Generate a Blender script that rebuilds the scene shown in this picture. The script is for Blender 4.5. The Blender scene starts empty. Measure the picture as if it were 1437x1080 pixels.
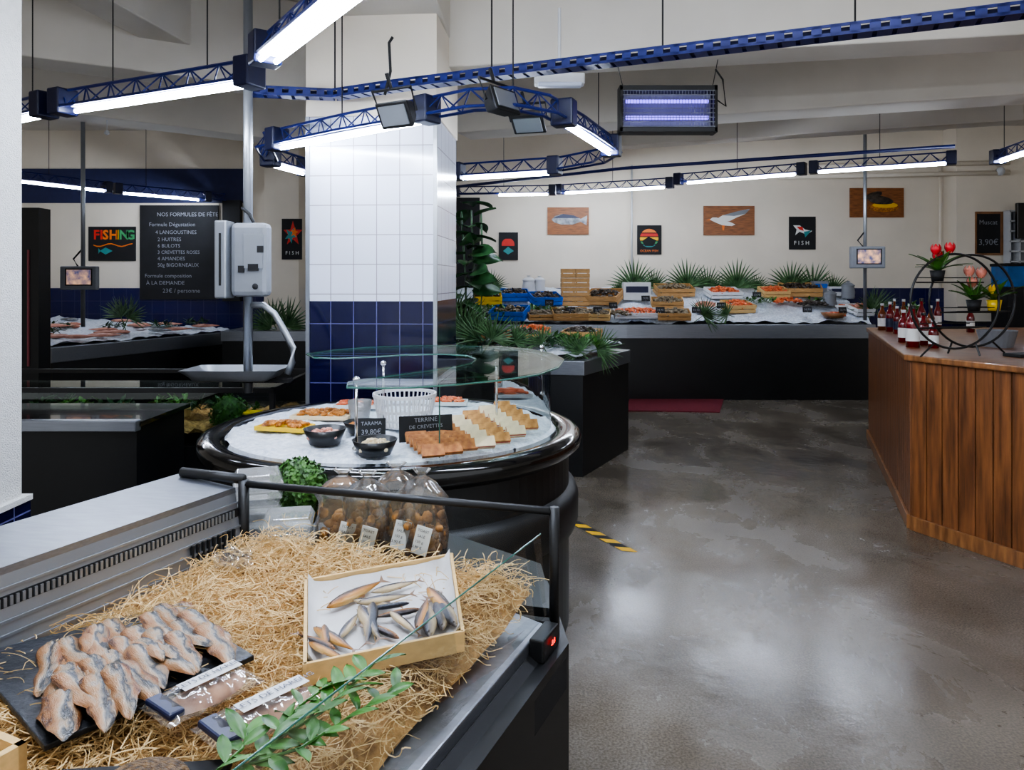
import bpy, math, random
from mathutils import Vector, Matrix, noise
from math import sin,cos,pi,radians,atan2,sqrt
random.seed(7)
def U(a,b): return a+(b-a)*random.random()
H=1.6;F=1038.;HY=395.;CX=718.5
V=Vector
def P(u,v,z):
    d=(H-z)*F/(v-HY); return V(((u-CX)*d/F,d,z))
def D(u,v,d): return V(((u-CX)*d/F,d,H-(v-HY)*d/F))
COL=bpy.context.scene.collection
# ---------------------------------------------------------------- materials
def lin(c):
    return tuple(((x/255)/12.92 if x/255<=.04045 else ((x/255+.055)/1.055)**2.4) for x in c)
def nodes(name):
    m=bpy.data.materials.new(name); m.use_nodes=True
    nt=m.node_tree; return m,nt,nt.nodes,nt.links,nt.nodes['Principled BSDF']
def noisecol(nt,L,N,c,c2,var,sc,stretch,detail=4,coord='Object',contrast=(.3,.7)):
    tc=N.new('ShaderNodeTexCoord'); mp=N.new('ShaderNodeMapping')
    mp.inputs['Scale'].default_value=stretch or (1,1,1)
    L.new(tc.outputs[coord],mp.inputs[0])
    n=N.new('ShaderNodeTexNoise'); n.inputs['Scale'].default_value=sc; n.inputs['Detail'].default_value=detail
    L.new(mp.outputs[0],n.inputs['Vector'])
    r=N.new('ShaderNodeValToRGB'); l=lin(c)
    a=[x*(1-var) for x in l]; b=lin(c2) if c2 else [min(1,x*(1+var)) for x in l]
    r.color_ramp.elements[0].color=(*a,1); r.color_ramp.elements[1].color=(*b,1)
    r.color_ramp.elements[0].position=contrast[0]; r.color_ramp.elements[1].position=contrast[1]
    L.new(n.outputs[0],r.inputs[0])
    return r,mp,n
def mat(name,c,r=.5,m=0,var=.12,sc=12,bump=0,bs=60,c2=None,stretch=None,em=0,coat=0):
    M,nt,N,L,b=nodes(name)
    rr,mp,n=noisecol(nt,L,N,c,c2,var,sc,stretch)
    L.new(rr.outputs[0],b.inputs['Base Color'])
    b.inputs['Roughness'].default_value=r; b.inputs['Metallic'].default_value=m
    if coat: b.inputs['Coat Weight'].default_value=coat
    if em: 
        L.new(rr.outputs[0],b.inputs['Emission Color']); b.inputs['Emission Strength'].default_value=em
    if bump:
        n2=N.new('ShaderNodeTexNoise'); n2.inputs['Scale'].default_value=bs; n2.inputs['Detail'].default_value=3
        L.new(mp.outputs[0],n2.inputs['Vector'])
        bp=N.new('ShaderNodeBump'); bp.inputs['Strength'].default_value=bump; bp.inputs['Distance'].default_value=.01
        L.new(n2.outputs[0],bp.inputs['Height']); L.new(bp.outputs[0],b.inputs['Normal'])
    return M
def glassmat(name,tint=(.95,.98,.965),ior=1.5,extra=0.0,rough=0.0,milk=0.0,milkc=(1,1,1),refl=.5):
    M,nt,N,L,b=nodes(name); N.remove(b); out=N['Material Output']
    t=N.new('ShaderNodeBsdfTransparent'); t.inputs[0].default_value=(*tint,1)
    g=N.new('ShaderNodeBsdfGlossy'); g.inputs['Roughness'].default_value=rough
    fr=N.new('ShaderNodeFresnel'); fr.inputs[0].default_value=ior
    ad=N.new('ShaderNodeMath'); ad.operation='MULTIPLY_ADD'; ad.inputs[1].default_value=refl; ad.inputs[2].default_value=extra; L.new(fr.outputs[0],ad.inputs[0])
    mx=N.new('ShaderNodeMixShader'); L.new(ad.outputs[0],mx.inputs[0]); L.new(t.outputs[0],mx.inputs[1]); L.new(g.outputs[0],mx.inputs[2])
    last=mx
    if milk:
        df=N.new('ShaderNodeBsdfDiffuse'); df.inputs[0].default_value=(*milkc,1)
        n=N.new('ShaderNodeTexNoise'); n.inputs['Scale'].default_value=40
        mm=N.new('ShaderNodeMath'); mm.operation='MULTIPLY'; mm.inputs[1].default_value=milk*2; L.new(n.outputs[0],mm.inputs[0])
        m2=N.new('ShaderNodeMixShader'); L.new(mm.outputs[0],m2.inputs[0]); L.new(mx.outputs[0],m2.inputs[1]); L.new(df.outputs[0],m2.inputs[2]); last=m2
    L.new(last.outputs[0],out.inputs[0]); return M
def tilemat(name,c,mortar,w=.15,h=.2,r=.15,ms=.004,var=.05):
    M,nt,N,L,b=nodes(name)
    tc=N.new('ShaderNodeTexCoord'); s=N.new('ShaderNodeSeparateXYZ'); L.new(tc.outputs['Object'],s.inputs[0])
    ad=N.new('ShaderNodeMath'); L.new(s.outputs[0],ad.inputs[0]); L.new(s.outputs[1],ad.inputs[1])
    cb=N.new('ShaderNodeCombineXYZ'); L.new(ad.outputs[0],cb.inputs[0]); L.new(s.outputs[2],cb.inputs[1])
    k=N.new('ShaderNodeTexBrick'); k.offset=0; k.inputs['Scale'].default_value=1
    k.inputs['Brick Width'].default_value=w; k.inputs['Row Height'].default_value=h; k.inputs['Mortar Size'].default_value=ms
    l=lin(c); k.inputs['Color1'].default_value=(*l,1); k.inputs['Color2'].default_value=(*[x*(1-var) for x in l],1); k.inputs['Mortar'].default_value=(*lin(mortar),1)
    L.new(cb.outputs[0],k.inputs['Vector']); L.new(k.outputs[0],b.inputs['Base Color'])
    b.inputs['Roughness'].default_value=r
    bp=N.new('ShaderNodeBump'); bp.inputs['Strength'].default_value=.4; bp.inputs['Distance'].default_value=.003; bp.invert=True
    L.new(k.outputs['Fac'],bp.inputs['Height']); L.new(bp.outputs[0],b.inputs['Normal'])
    return M
def floormat():
    M,nt,N,L,b=nodes('wet_concrete')
    rr,mp,n=noisecol(nt,L,N,(98,91,81),(122,114,103),.1,1.6,None,8)
    tc=N.new('ShaderNodeTexCoord')
    sp=N.new('ShaderNodeTexNoise'); sp.inputs['Scale'].default_value=110; sp.inputs['Detail'].default_value=4; L.new(tc.outputs['Object'],sp.inputs['Vector'])
    spr=N.new('ShaderNodeValToRGB'); spr.color_ramp.elements[0].position=.35; spr.color_ramp.elements[1].position=.65
    spr.color_ramp.elements[0].color=(.66,.66,.66,1); spr.color_ramp.elements[1].color=(1.2,1.2,1.2,1); L.new(sp.outputs[0],spr.inputs[0])
    m1=N.new('ShaderNodeMixRGB'); m1.blend_type='MULTIPLY'; m1.inputs[0].default_value=1; L.new(rr.outputs[0],m1.inputs[1]); L.new(spr.outputs[0],m1.inputs[2])
    w=N.new('ShaderNodeTexNoise'); w.inputs['Scale'].default_value=1.5; w.inputs['Detail'].default_value=8; w.inputs['Roughness'].default_value=.65; w.inputs['Distortion'].default_value=.4
    mp2=N.new('ShaderNodeMapping'); mp2.inputs['Scale'].default_value=(1.2,.8,1); mp2.inputs['Location'].default_value=(3.3,1.2,0); L.new(tc.outputs['Object'],mp2.inputs[0]); L.new(mp2.outputs[0],w.inputs['Vector'])
    wr=N.new('ShaderNodeValToRGB'); wr.color_ramp.elements[0].position=.42; wr.color_ramp.elements[1].position=.66; L.new(w.outputs[0],wr.inputs[0])
    m2=N.new('ShaderNodeMixRGB'); m2.blend_type='MULTIPLY'; L.new(m1.outputs[0],m2.inputs[1]); m2.inputs[2].default_value=(.6,.54,.48,1)
    mf=N.new('ShaderNodeMath'); mf.operation='MULTIPLY'; mf.inputs[1].default_value=.6; L.new(wr.outputs[0],mf.inputs[0]); L.new(mf.outputs[0],m2.inputs[0])
    L.new(m2.outputs[0],b.inputs['Base Color'])
    mr=N.new('ShaderNodeMapRange'); L.new(wr.outputs[0],mr.inputs[0]); mr.inputs[3].default_value=.3; mr.inputs[4].default_value=.05
    L.new(mr.outputs[0],b.inputs['Roughness'])
    bp=N.new('ShaderNodeBump'); bp.inputs['Strength'].default_value=.1; bp.inputs['Distance'].default_value=.005; L.new(sp.outputs[0],bp.inputs['Height'])
    w2=N.new('ShaderNodeTexNoise'); w2.inputs['Scale'].default_value=14; w2.inputs['Detail'].default_value=3; L.new(tc.outputs['Object'],w2.inputs['Vector'])
    b2=N.new('ShaderNodeBump'); b2.inputs['Strength'].default_value=.07; b2.inputs['Distance'].default_value=.02; L.new(w2.outputs[0],b2.inputs['Height']); L.new(bp.outputs[0],b2.inputs['Normal'])
    L.new(b2.outputs[0],b.inputs['Normal'])
    return M
def rampmat(name,stops,k=.45,nsc=5,r=.32,bump=.3,axis=1,m=0,cmix=0):
    M,nt,N,L,b=nodes(name)
    tc=N.new('ShaderNodeTexCoord'); s=N.new('ShaderNodeSeparateXYZ'); L.new(tc.outputs['Generated'],s.inputs[0])
    n=N.new('ShaderNodeTexNoise'); n.inputs['Scale'].default_value=nsc; n.inputs['Detail'].default_value=6; L.new(tc.outputs['Generated'],n.inputs['Vector'])
    if cmix:
        oi=N.new('ShaderNodeObjectInfo'); ml=N.new('ShaderNodeMath'); ml.operation='MULTIPLY'; ml.inputs[1].default_value=30; L.new(oi.outputs['Random'],ml.inputs[0])
        n.noise_dimensions='4D'; L.new(ml.outputs[0],n.inputs['W'])
    a=N.new('ShaderNodeMath'); a.operation='MULTIPLY_ADD'; a.inputs[1].default_value=k; L.new(n.outputs[0],a.inputs[0])
    a0=N.new('ShaderNodeMath'); a0.operation='SUBTRACT'; a0.inputs[1].default_value=k/2; L.new(s.outputs[axis],a0.inputs[0]); L.new(a0.outputs[0],a.inputs[2])
    r_=N.new('ShaderNodeValToRGB'); e=r_.color_ramp.elements
    e[0].position=stops[0][0]; e[0].color=(*lin(stops[0][1]),1); e[1].position=stops[-1][0]; e[1].color=(*lin(stops[-1][1]),1)
    for p,c in stops[1:-1]:
        x=e.new(p); x.color=(*lin(c),1)
    L.new(a.outputs[0],r_.inputs[0]); L.new(r_.outputs[0],b.inputs['Base Color']); b.inputs['Roughness'].default_value=r; b.inputs['Metallic'].default_value=m
    n2=N.new('ShaderNodeTexNoise'); n2.inputs['Scale'].default_value=25; L.new(tc.outputs['Generated'],n2.inputs['Vector'])
    bp=N.new('ShaderNodeBump'); bp.inputs['Strength'].default_value=bump; bp.inputs['Distance'].default_value=.004; L.new(n2.outputs[0],bp.inputs['Height']); L.new(bp.outputs[0],b.inputs['Normal'])
    return M
m_cream=mat('cream_paint',(224,214,198),.7,var=.06,sc=1.5,bump=.1,bs=30)
m_ceil=mat('ceiling_paint',(204,198,188),.8,var=.1,sc=1.2,bump=.1,bs=20)
m_whiteplaster=mat('white_textured_coat',(214,213,211),.6,var=.04,sc=30,bump=.8,bs=220)
m_navyw=mat('navy_paint',(34,40,80),.6,var=.1)
m_wtile=tilemat('white_tile',(204,209,224),(140,136,145),.15,.19,ms=.003)
m_ntile=tilemat('navy_tile',(14,15,48),(84,84,120),.15,.19,.12,ms=.003)
m_ntile2=tilemat('navy_wall_tile',(22,26,74),(52,54,90),.2,.2,.2)
m_floor=floormat()
m_black=mat('black_satin_panel',(12,13,15),.42,var=.2,sc=4)
m_blackg=mat('black_gloss',(7,8,10),.12,var=.2,coat=.5)
m_blackm=mat('black_frame',(14,14,16),.45,var=.15)
m_steel=mat('brushed_steel',(140,144,152),.32,.85,var=.1,sc=6,stretch=(1,12,40),bump=.05)
m_steel2=mat('satin_aluminium',(150,154,160),.35,.7,var=.05,sc=4)
m_chrome=mat('chrome',(220,220,222),.12,1,var=.03)
m_blue=mat('blue_truss_paint',(26,36,98),.35,var=.12)
m_dblue=mat('dark_blue_cap',(14,20,56),.4,var=.1)
m_tube=mat('fluorescent_tube',(230,240,255),.3,var=.0,em=85)
m_refl=mat('white_reflector',(200,208,226),.35,var=.03)
m_uv=mat('violet_tube',(120,100,255),.3,var=0,em=2)
m_glass=glassmat('clear_glass',refl=.55)
m_glassl=glassmat('low_reflection_glass',(.96,.985,.975),refl=.28)
m_glassg=glassmat('green_edge_glass',(.90,.96,.93),1.5,.03,refl=.6)
m_gedge=mat('glass_edge',(54,96,84),.15,var=.1)
m_plast=glassmat('clear_plastic',(.95,.95,.95),1.5,.1,.1,.14,refl=1)
m_bag=glassmat('cellophane',(.98,.98,.97),1.6,.09,.1,.04,refl=1)
m_ice=mat('crushed_ice',(204,215,232),.3,var=.2,sc=40,bump=1,bs=90,c2=(240,245,252))
m_wood=mat('light_crate_wood',(182,140,88),.6,var=.2,sc=8,stretch=(2,14,14),bump=.1)
m_pale=mat('pale_poplar',(210,174,116),.6,var=.1,sc=6,stretch=(3,18,18))
m_counterwood=mat('varnished_pine',(92,54,28),.4,var=.35,sc=3.5,c2=(136,86,48),stretch=(9,9,.8),bump=.08,coat=.1)
m_countertop=mat('pine_top',(116,74,42),.35,var=.25,sc=3,c2=(152,104,62),stretch=(2,12,2),coat=.2)
m_board=mat('picture_wood',(118,66,30),.5,var=.3,sc=4,stretch=(2,2,22),c2=(160,100,52))
m_straw=mat('wood_wool',(208,170,110),.6,var=.2,sc=25,c2=(238,208,154))
m_strawb=mat('wood_wool_base',(140,100,56),.8,var=.4,sc=30,bump=1,bs=80,c2=(198,156,98))
m_slate=mat('slate',(27,29,34),.45,var=.25,sc=10,bump=.3)
m_chalk=mat('chalkboard',(16,16,19),.7,var=.3,sc=3,c2=(26,26,30))
m_white=mat('white_print',(225,225,222),.6,var=.03)
m_chalkw=mat('chalk_line',(136,138,146),.8,var=.1)
m_paper=mat('greaseproof_paper',(198,197,197),.6,var=.08,sc=8,bump=.3,bs=25)
m_fillet=rampmat('herring_fillet',[(.02,(84,54,34)),(.15,(142,98,62)),(.32,(160,124,92)),(.46,(150,138,122)),(.55,(84,84,84)),(.62,(54,56,60)),(.71,(128,108,86)),(.86,(130,84,50)),(1.0,(74,46,28))],.8,3.5,.24,cmix=1,bump=.6)
m_sprat=rampmat('smoked_fish_skin',[(.0,(206,172,112)),(.3,(176,122,54)),(.5,(122,76,32)),(.7,(52,40,34)),(1,(22,22,28))],.35,4,.25,m=.2)
m_sprat2=rampmat('fish_silver',[(.0,(206,186,148)),(.3,(176,158,128)),(.48,(104,92,78)),(.62,(44,46,56)),(1,(18,22,32))],.3,4,.25,m=.2)
m_mack=mat('grey_fish_skin',(92,98,108),.3,.2,var=.4,sc=14,c2=(172,174,176),stretch=(1,4,1))
m_tail=mat('fish_fin',(96,66,38),.4,var=.3)
m_eye=mat('fish_eye',(14,12,12),.1,var=0)
m_leaf=mat('leaf_green',(40,86,28),.4,var=.3,sc=20,c2=(76,130,46))
m_dleaf=mat('dark_leaf',(20,50,28),.35,var=.3,sc=14,c2=(50,92,50))
m_palm=mat('palm_green',(38,72,40),.45,var=.35,sc=12,c2=(90,124,80))
m_box=mat('box_leaf',(34,72,22),.5,var=.4,sc=30,c2=(72,120,40))
m_red=mat('red_print',(200,42,30),.5,var=.05)
m_orange=mat('orange_print',(226,116,26),.5,var=.05)
m_yellow=mat('yellow_print',(236,184,14),.5,var=.04)
m_green=mat('green_print',(66,150,92),.5,var=.05)
m_teal=mat('teal_print',(46,134,134),.5,var=.05)
m_navy=mat('navy_print',(16,24,58),.4,var=.05)
m_bluep=mat('blue_plastic',(10,90,190),.4,var=.08)
m_yelp=mat('yellow_plastic',(224,184,10),.4,var=.05)
m_whitep=mat('white_plastic',(200,201,203),.4,var=.03)
m_foam=mat('polystyrene',(220,223,228),.8,var=.03,bump=.2,bs=200)
m_redmat=mat('red_mat',(100,16,32),.9,var=.25,sc=40,bump=.5,bs=300)
m_shrimp=mat('pink_shrimp',(196,70,36),.35,var=.3,sc=30,c2=(232,130,80))
m_oyster=mat('oyster_shell',(70,62,48),.6,var=.45,sc=25,c2=(148,132,106),bump=.5)
m_mussel=mat('dark_shell',(24,24,30),.3,var=.3,sc=20,c2=(80,68,58))
m_salmon=mat('salmon_flesh',(216,88,42),.35,var=.2,sc=12,c2=(230,130,86))
m_pinkf=mat('pink_fish_flesh',(190,114,94),.35,var=.25,sc=12,c2=(216,160,140))
m_tanf=mat('tan_fish_flesh',(150,100,70),.35,var=.35,sc=25,c2=(200,152,118))
m_fried=mat('fried_golden',(146,76,22),.5,var=.5,sc=40,c2=(204,132,48),bump=.5)
m_bread=mat('toasted_bread',(160,100,44),.6,var=.35,sc=30,c2=(210,152,84),bump=.3)
m_crust=mat('terrine_brown',(150,80,30),.5,var=.3,sc=40,c2=(190,120,56),bump=.3)
m_cream2=mat('white_bread',(218,198,164),.6,var=.12,sc=30)
m_pinkfill=mat('pink_filling',(180,46,32),.5,var=.3,sc=60,c2=(206,96,68))
m_bottle=mat('red_juice_bottle',(104,7,16),.12,var=.3,coat=.5)
m_bottle2=mat('amber_bottle',(104,46,10),.12,var=.3,coat=.5)
m_tulipr=mat('red_petal',(196,18,34),.45,var=.2)
m_tulipp=mat('pink_petal',(218,132,112),.45,var=.15)
m_pinkw=mat('aquarium_blue',(18,80,136),.2,var=.4,sc=4,em=.05)
m_screen=mat('screen_content',(60,100,170),.2,var=.6,sc=14,c2=(230,180,140),em=.5)
m_ledred=mat('red_led',(255,30,20),.3,var=0,em=4)
m_pinkrefl=mat('pink_painted_reflection',(130,60,66),.4,var=.1)  # flat pink that paints a reflection on the cooler front
m_dark=mat('dark_interior',(13,13,16),.7,var=.2)
m_blackbowl=mat('black_bowl',(14,14,16),.3,var=.2)
m_grey=mat('grey_plastic',(122,125,131),.5,var=.05)
m_seed=mat('seeded_crust',(60,42,30),.6,var=.5,sc=120,c2=(120,90,50),bump=1,bs=200)
# ---------------------------------------------------------------- mesh builder
class B:
    def __init__(s): s.v=[];s.f=[];s.m=[];s.T=Matrix.Identity(4);s.mi=0
    def add(s,vs,fs,T=None):
        o=len(s.v); M=s.T@T if T else s.T
        s.v+=[M@V(p) for p in vs]
        for f in fs: s.f.append(tuple(i+o for i in f)); s.m.append(s.mi)
        return s
    def box(s,c,sz,rz=0,T=None):
        x,y,z=[k/2 for k in sz]
        vs=[(-x,-y,-z),(x,-y,-z),(x,y,-z),(-x,y,-z),(-x,-y,z),(x,-y,z),(x,y,z),(-x,y,z)]
        M=Matrix.Translation(V(c))@Matrix.Rotation(rz,4,'Z')
        if T: M=M@T
        return s.add(vs,[(3,2,1,0),(4,5,6,7),(0,1,5,4),(1,2,6,5),(2,3,7,6),(3,0,4,7)],M)
    def bb(s,x0,y0,z0,x1,y1,z1): return s.box(((x0+x1)/2,(y0+y1)/2,(z0+z1)/2),(x1-x0,y1-y0,z1-z0))
    def prism(s,pts,z0,z1):
        n=len(pts)
        a=sum(pts[i][0]*pts[(i+1)%n][1]-pts[(i+1)%n][0]*pts[i][1] for i in range(n))
        if a<0: pts=pts[::-1]
        vs=[(p[0],p[1],z0) for p in pts]+[(p[0],p[1],z1) for p in pts]
        fs=[tuple(range(n-1,-1,-1)),tuple(range(n,2*n))]+[(i,(i+1)%n,n+(i+1)%n,n+i) for i in range(n)]
        return s.add(vs,fs)
    def tube(s,pts,r,n=8,cap=True):
        pts=[V(p) for p in pts]; vs=[];fs=[];N=len(pts)
        up=V((0,0,1))
        for i,p in enumerate(pts):
            t=(pts[min(i+1,N-1)]-pts[max(i-1,0)]).normalized()
            a=t.cross(up)
            if a.length<.05: a=t.cross(V((0,1,0)))
            a.normalize(); b=t.cross(a).normalized()
            rr=r[i] if isinstance(r,(list,tuple)) else r
            for k in range(n):
                q=2*pi*k/n; vs.append(p+a*rr*cos(q)+b*rr*sin(q))
        for i in range(N-1):
            for k in range(n):
                k2=(k+1)%n; fs.append((i*n+k,(i+1)*n+k,(i+1)*n+k2,i*n+k2))
        if cap: fs.append(tuple(range(n))); fs.append(tuple((N-1)*n+k for k in range(n-1,-1,-1)))
        return s.add(vs,fs)
    def cyl(s,p0,p1,r,n=12,r2=None): return s.tube([p0,p1],[r,r2 if r2 is not None else r],n)
    def lathe(s,prof,n=24,c=(0,0,0),a0=0,a1=2*pi):
        full=abs(a1-a0-2*pi)<1e-6; k=n if full else n+1; vs=[];fs=[]
        for r,z in prof:
            for i in range(k):
                q=a0+(a1-a0)*i/n; vs.append((c[0]+r*cos(q),c[1]+r*sin(q),c[2]+z))
        for j in range(len(prof)-1):
            for i in range(n):
                i2=(i+1)%k; fs.append((j*k+i,j*k+i2,(j+1)*k+i2,(j+1)*k+i))
        return s.add(vs,fs)
    def ell(s,c,r,n=10,T=None):
        h=max(4,n//2); vs=[];fs=[]
        for j in range(h+1):
            th=-pi/2+pi*j/h
            for i in range(n):
                q=2*pi*i/n; vs.append((r[0]*cos(th)*cos(q),r[1]*cos(th)*sin(q),r[2]*sin(th)))
        for j in range(h):
            for i in range(n): fs.append((j*n+i,j*n+(i+1)%n,(j+1)*n+(i+1)%n,(j+1)*n+i))
        M=Matrix.Translation(V(c))
        if T: M=M@T
        return s.add(vs,fs,M)
    def grid(s,fn,nu,nv):
        vs=[fn(i/nu,j/nv) for j in range(nv+1) for i in range(nu+1)]
        fs=[(j*(nu+1)+i,j*(nu+1)+i+1,(j+1)*(nu+1)+i+1,(j+1)*(nu+1)+i) for j in range(nv) for i in range(nu)]
        return s.add(vs,fs)
    def poly(s,pts): return s.add(pts,[tuple(range(len(pts)))])
    def join(s,o): return s.add(o.v,o.f)
    def mesh(s,name,mats,off=V((0,0,0)),smooth=False):
        me=bpy.data.meshes.new(name); me.from_pydata([tuple(p-off) for p in s.v],[],s.f)
        if not isinstance(mats,(list,tuple)): mats=[mats]
        for m in mats: me.materials.append(m)
        if len(mats)>1:
            for i,p in enumerate(me.polygons): p.material_index=s.m[i]
        if smooth: me.shade_smooth()
        me.update(); return me
    def base(s):
        xs=[p.x for p in s.v];ys=[p.y for p in s.v];zs=[p.z for p in s.v]
        return V(((min(xs)+max(xs))/2,(min(ys)+max(ys))/2,min(zs)))
def setp(o,label=None,cat=None,group=None,kind=None):
    if label:o['label']=label
    if cat:o['category']=cat
    if group:o['group']=group
    if kind:o['kind']=kind
def bev(o,w,seg=2):
    md=o.modifiers.new('bevel','BEVEL'); md.width=w; md.segments=seg; md.limit_method='ANGLE'
def top(name,b,m,label,cat,M=None,group=None,kind=None,smooth=False,bevel=0):
    off=V((0,0,0)) if M is not None else b.base()
    o=bpy.data.objects.new(name,b.mesh(name,m,off,smooth)); COL.objects.link(o)
    if M is not None: o.matrix_world=M
    else: o.location=off
    setp(o,label,cat,group,kind)
    if bevel: bev(o,bevel)
    return o
def S(name,label,cat,parts,M=None,group=None,kind=None):
    allv=[p for q in parts for p in q[1].v]
    if M is None:
        off=V(((min(p.x for p in allv)+max(p.x for p in allv))/2,(min(p.y for p in allv)+max(p.y for p in allv))/2,min(p.z for p in allv)))
    else: off=V((0,0,0))
    e=bpy.data.objects.new(name,None); e.empty_display_size=.05; COL.objects.link(e)
    if M is None: e.location=off
    else: e.matrix_world=M
    setp(e,label,cat,group,kind); last={}
    for q in parts:
        pn,b,m=q[:3]; opt=q[3] if len(q)>3 else {}
        par=e
        if '/' in pn: a,pn=pn.split('/'); par=last[a]
        o=bpy.data.objects.new(pn,b.mesh(pn,m,off,opt.get('s',False))); COL.objects.link(o)
        o.parent=par
        if opt.get('l'): o['label']=opt['l']
        if opt.get('b'): bev(o,opt['b'])
        last[pn]=o
    return e
def dupe(e,M,label=None,group=None):
    def rec(o,par):
        c=o.copy(); COL.objects.link(c); c.parent=par; c.matrix_parent_inverse=o.matrix_parent_inverse.copy()
        for ch in list(o.children): rec(ch,c)
        return c
    kids=list(e.children)
    c=e.copy(); COL.objects.link(c); c.matrix_world=M
    for k in kids: rec(k,c)
    if label:c['label']=label
    if group:c['group']=group
    return c
def TR(p,rz=0,rx=0,ry=0,s=1):
    return Matrix.Translation(V(p))@Matrix.Rotation(rz,4,'Z')@Matrix.Rotation(ry,4,'Y')@Matrix.Rotation(rx,4,'X')@Matrix.Scale(s,4)
WR=Matrix.Rotation(pi/2,4,'X')
def txt(s,size,T,al='CENTER',bold=0):
    cu=bpy.data.curves.new('t','FONT'); cu.body=s; cu.size=size; cu.align_x=al; cu.align_y='CENTER'; cu.offset=bold; cu.resolution_u=2
    ob=bpy.data.objects.new('t',cu); COL.objects.link(ob); bpy.context.view_layer.update()
    dg=bpy.context.evaluated_depsgraph_get(); me=bpy.data.meshes.new_from_object(ob.evaluated_get(dg))
    b=B(); b.add([v.co.copy() for v in me.vertices],[tuple(p.vertices) for p in me.polygons],T)
    bpy.data.objects.remove(ob); bpy.data.curves.remove(cu); bpy.data.meshes.remove(me); return b
def structure(name,b,m,**k): return top(name,b,m,None,None,kind='structure',**k)
# ---------------------------------------------------------------- room
YW=11.5; ZC=3.95
structure('floor',B().bb(-8.2,-1.5,-.1,8.6,YW+.2,0),m_floor)
structure('ceiling',B().bb(-8.2,-.2,ZC,8.6,YW+.2,ZC+.1),m_ceil)
structure('wall_back',B().bb(-8.2,YW,0,8.6,YW+.2,ZC),m_cream)
structure('wall_left',B().bb(-8.2,-.2,0,-8,YW,ZC),m_cream)
structure('wall_right',B().bb(8.4,-.2,0,8.6,YW,ZC),m_cream)
structure('trim_1',B().bb(-7.99,YW-.025,.5,7.6,YW-.001,1.5),m_ntile2)
structure('trim_2',B().bb(-7.99,YW-.03,2.82,-4.15,YW-.001,3.35),m_navyw)
def beam(i,p0,p1,th,ext0=0,ext1=0,m=m_ceil):
    d=(p1-p0); d.z=0; d.normalize(); n=V((-d.y,d.x,0))
    a=p0-d*ext0; c=p1+d*ext1
    b=B(); b.prism([(a.x,a.y),(c.x,c.y),(c.x+n.x*th,c.y+n.y*th),(a.x+n.x*th,a.y+n.y*th)],p0.z,ZC-.001)
    structure('trim_%d'%i,b,m,bevel=.012)
beam(3,P(608,95,3.1),P(1437,48,3.1),.35,0,.6)
beam(4,P(640,186,3.25),P(1437,132,3.25),.45,0,1.2)
beam(5,P(865,205,3.45),P(1437,168,3.45),.3,0,0)
beam(6,P(30,78,3.2),P(345,118,3.2),.35,1.2,.9)
beam(7,P(30,150,3.35),P(425,200,3.35),.4,1,.4)
b=B(); b.prism([(-1.32,1.2),(-.55,1.2),(-.42,5.6),(-1.2,5.6)],3.3,ZC-.001); structure('trim_8',b,m_ceil,bevel=.012)
b=B(); b.prism([(-3.4,1.6),(-3.1,1.6),(-2.5,5.9),(-2.8,5.9)],3.45,ZC-.001); structure('trim_9',b,m_ceil,bevel=.012)
FR=V((-.487,4.7,0)); rdir=V((.997,-.079,0)); PW=.83
ang=atan2(rdir.y,rdir.x)
Mp=Matrix.Translation(FR-rdir*PW)@Matrix.Rotation(ang,4,'Z')
def pil(z0,z1,g=0): return B().bb(-g,-g,z0,PW+g,.85+g,z1)
S('tiled_pillar','square pillar with white tiles above navy blue tiles','pillar',[
 ('lower_tiling',pil(0,1.475),m_ntile,{'l':'navy blue glazed tiles'}),('upper_tiling',pil(1.475,2.66),m_wtile,{'l':'white glazed tiles'}),('plaster_head',pil(2.66,3.3,.01),m_cream,{'l':'cream painted plaster'}),
 ('corner_trim',B().bb(-.012,-.012,0,.012,.012,2.66),m_steel2),('corner_trim',B().bb(PW-.012,-.012,0,PW+.012,.012,2.66),m_steel2)],M=Mp,kind='structure')
S('coated_pillar','white textured pillar with blue tile base','pillar',[('shaft',B().bb(-2.6,1.9,.8,-1.79,2.7,ZC-.002),m_whiteplaster),
 ('plinth',B().bb(-2.62,1.88,0,-1.77,2.72,.8),m_ntile,{'l':'navy tiled plinth'}),('plinth_cap',B().bb(-2.62,1.88,.8,-1.765,2.725,.82),m_whiteplaster)],kind='structure')
structure('trim_10',B().bb(-3.72,11.1,0,-3.2,YW-.002,ZC-.002),m_cream)
structure('trim_11',B().bb(6.7,11.15,1.0,8.39,YW-.002,ZC-.002),m_cream)
structure('door_1',B().bb(-.86,YW-.05,.3,-.5,YW-.002,2.9),m_dark)
for k,(z,du) in enumerate(((3.35,0),(3.2,0))):
    top('ceiling_pipe',B().tube([(4.1,11.35,z),(7.4,11.0,z+.02)],.035,10),m_cream,'cream painted pipe running under the ceiling','pipe',smooth=True,group='ceiling pipes')
top('wall_conduit',B().tube([(1.85,11.42,1.6),(1.85,11.42,3.4)],.015,8),m_whitep,'thin white vertical conduit on cream wall','pipe',smooth=True)
top('wall_conduit',B().tube([(6.6,11.4,1.5),(6.6,11.4,3.5)],.02,8),m_cream,'thin cream vertical conduit on wall','pipe',smooth=True)
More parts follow.
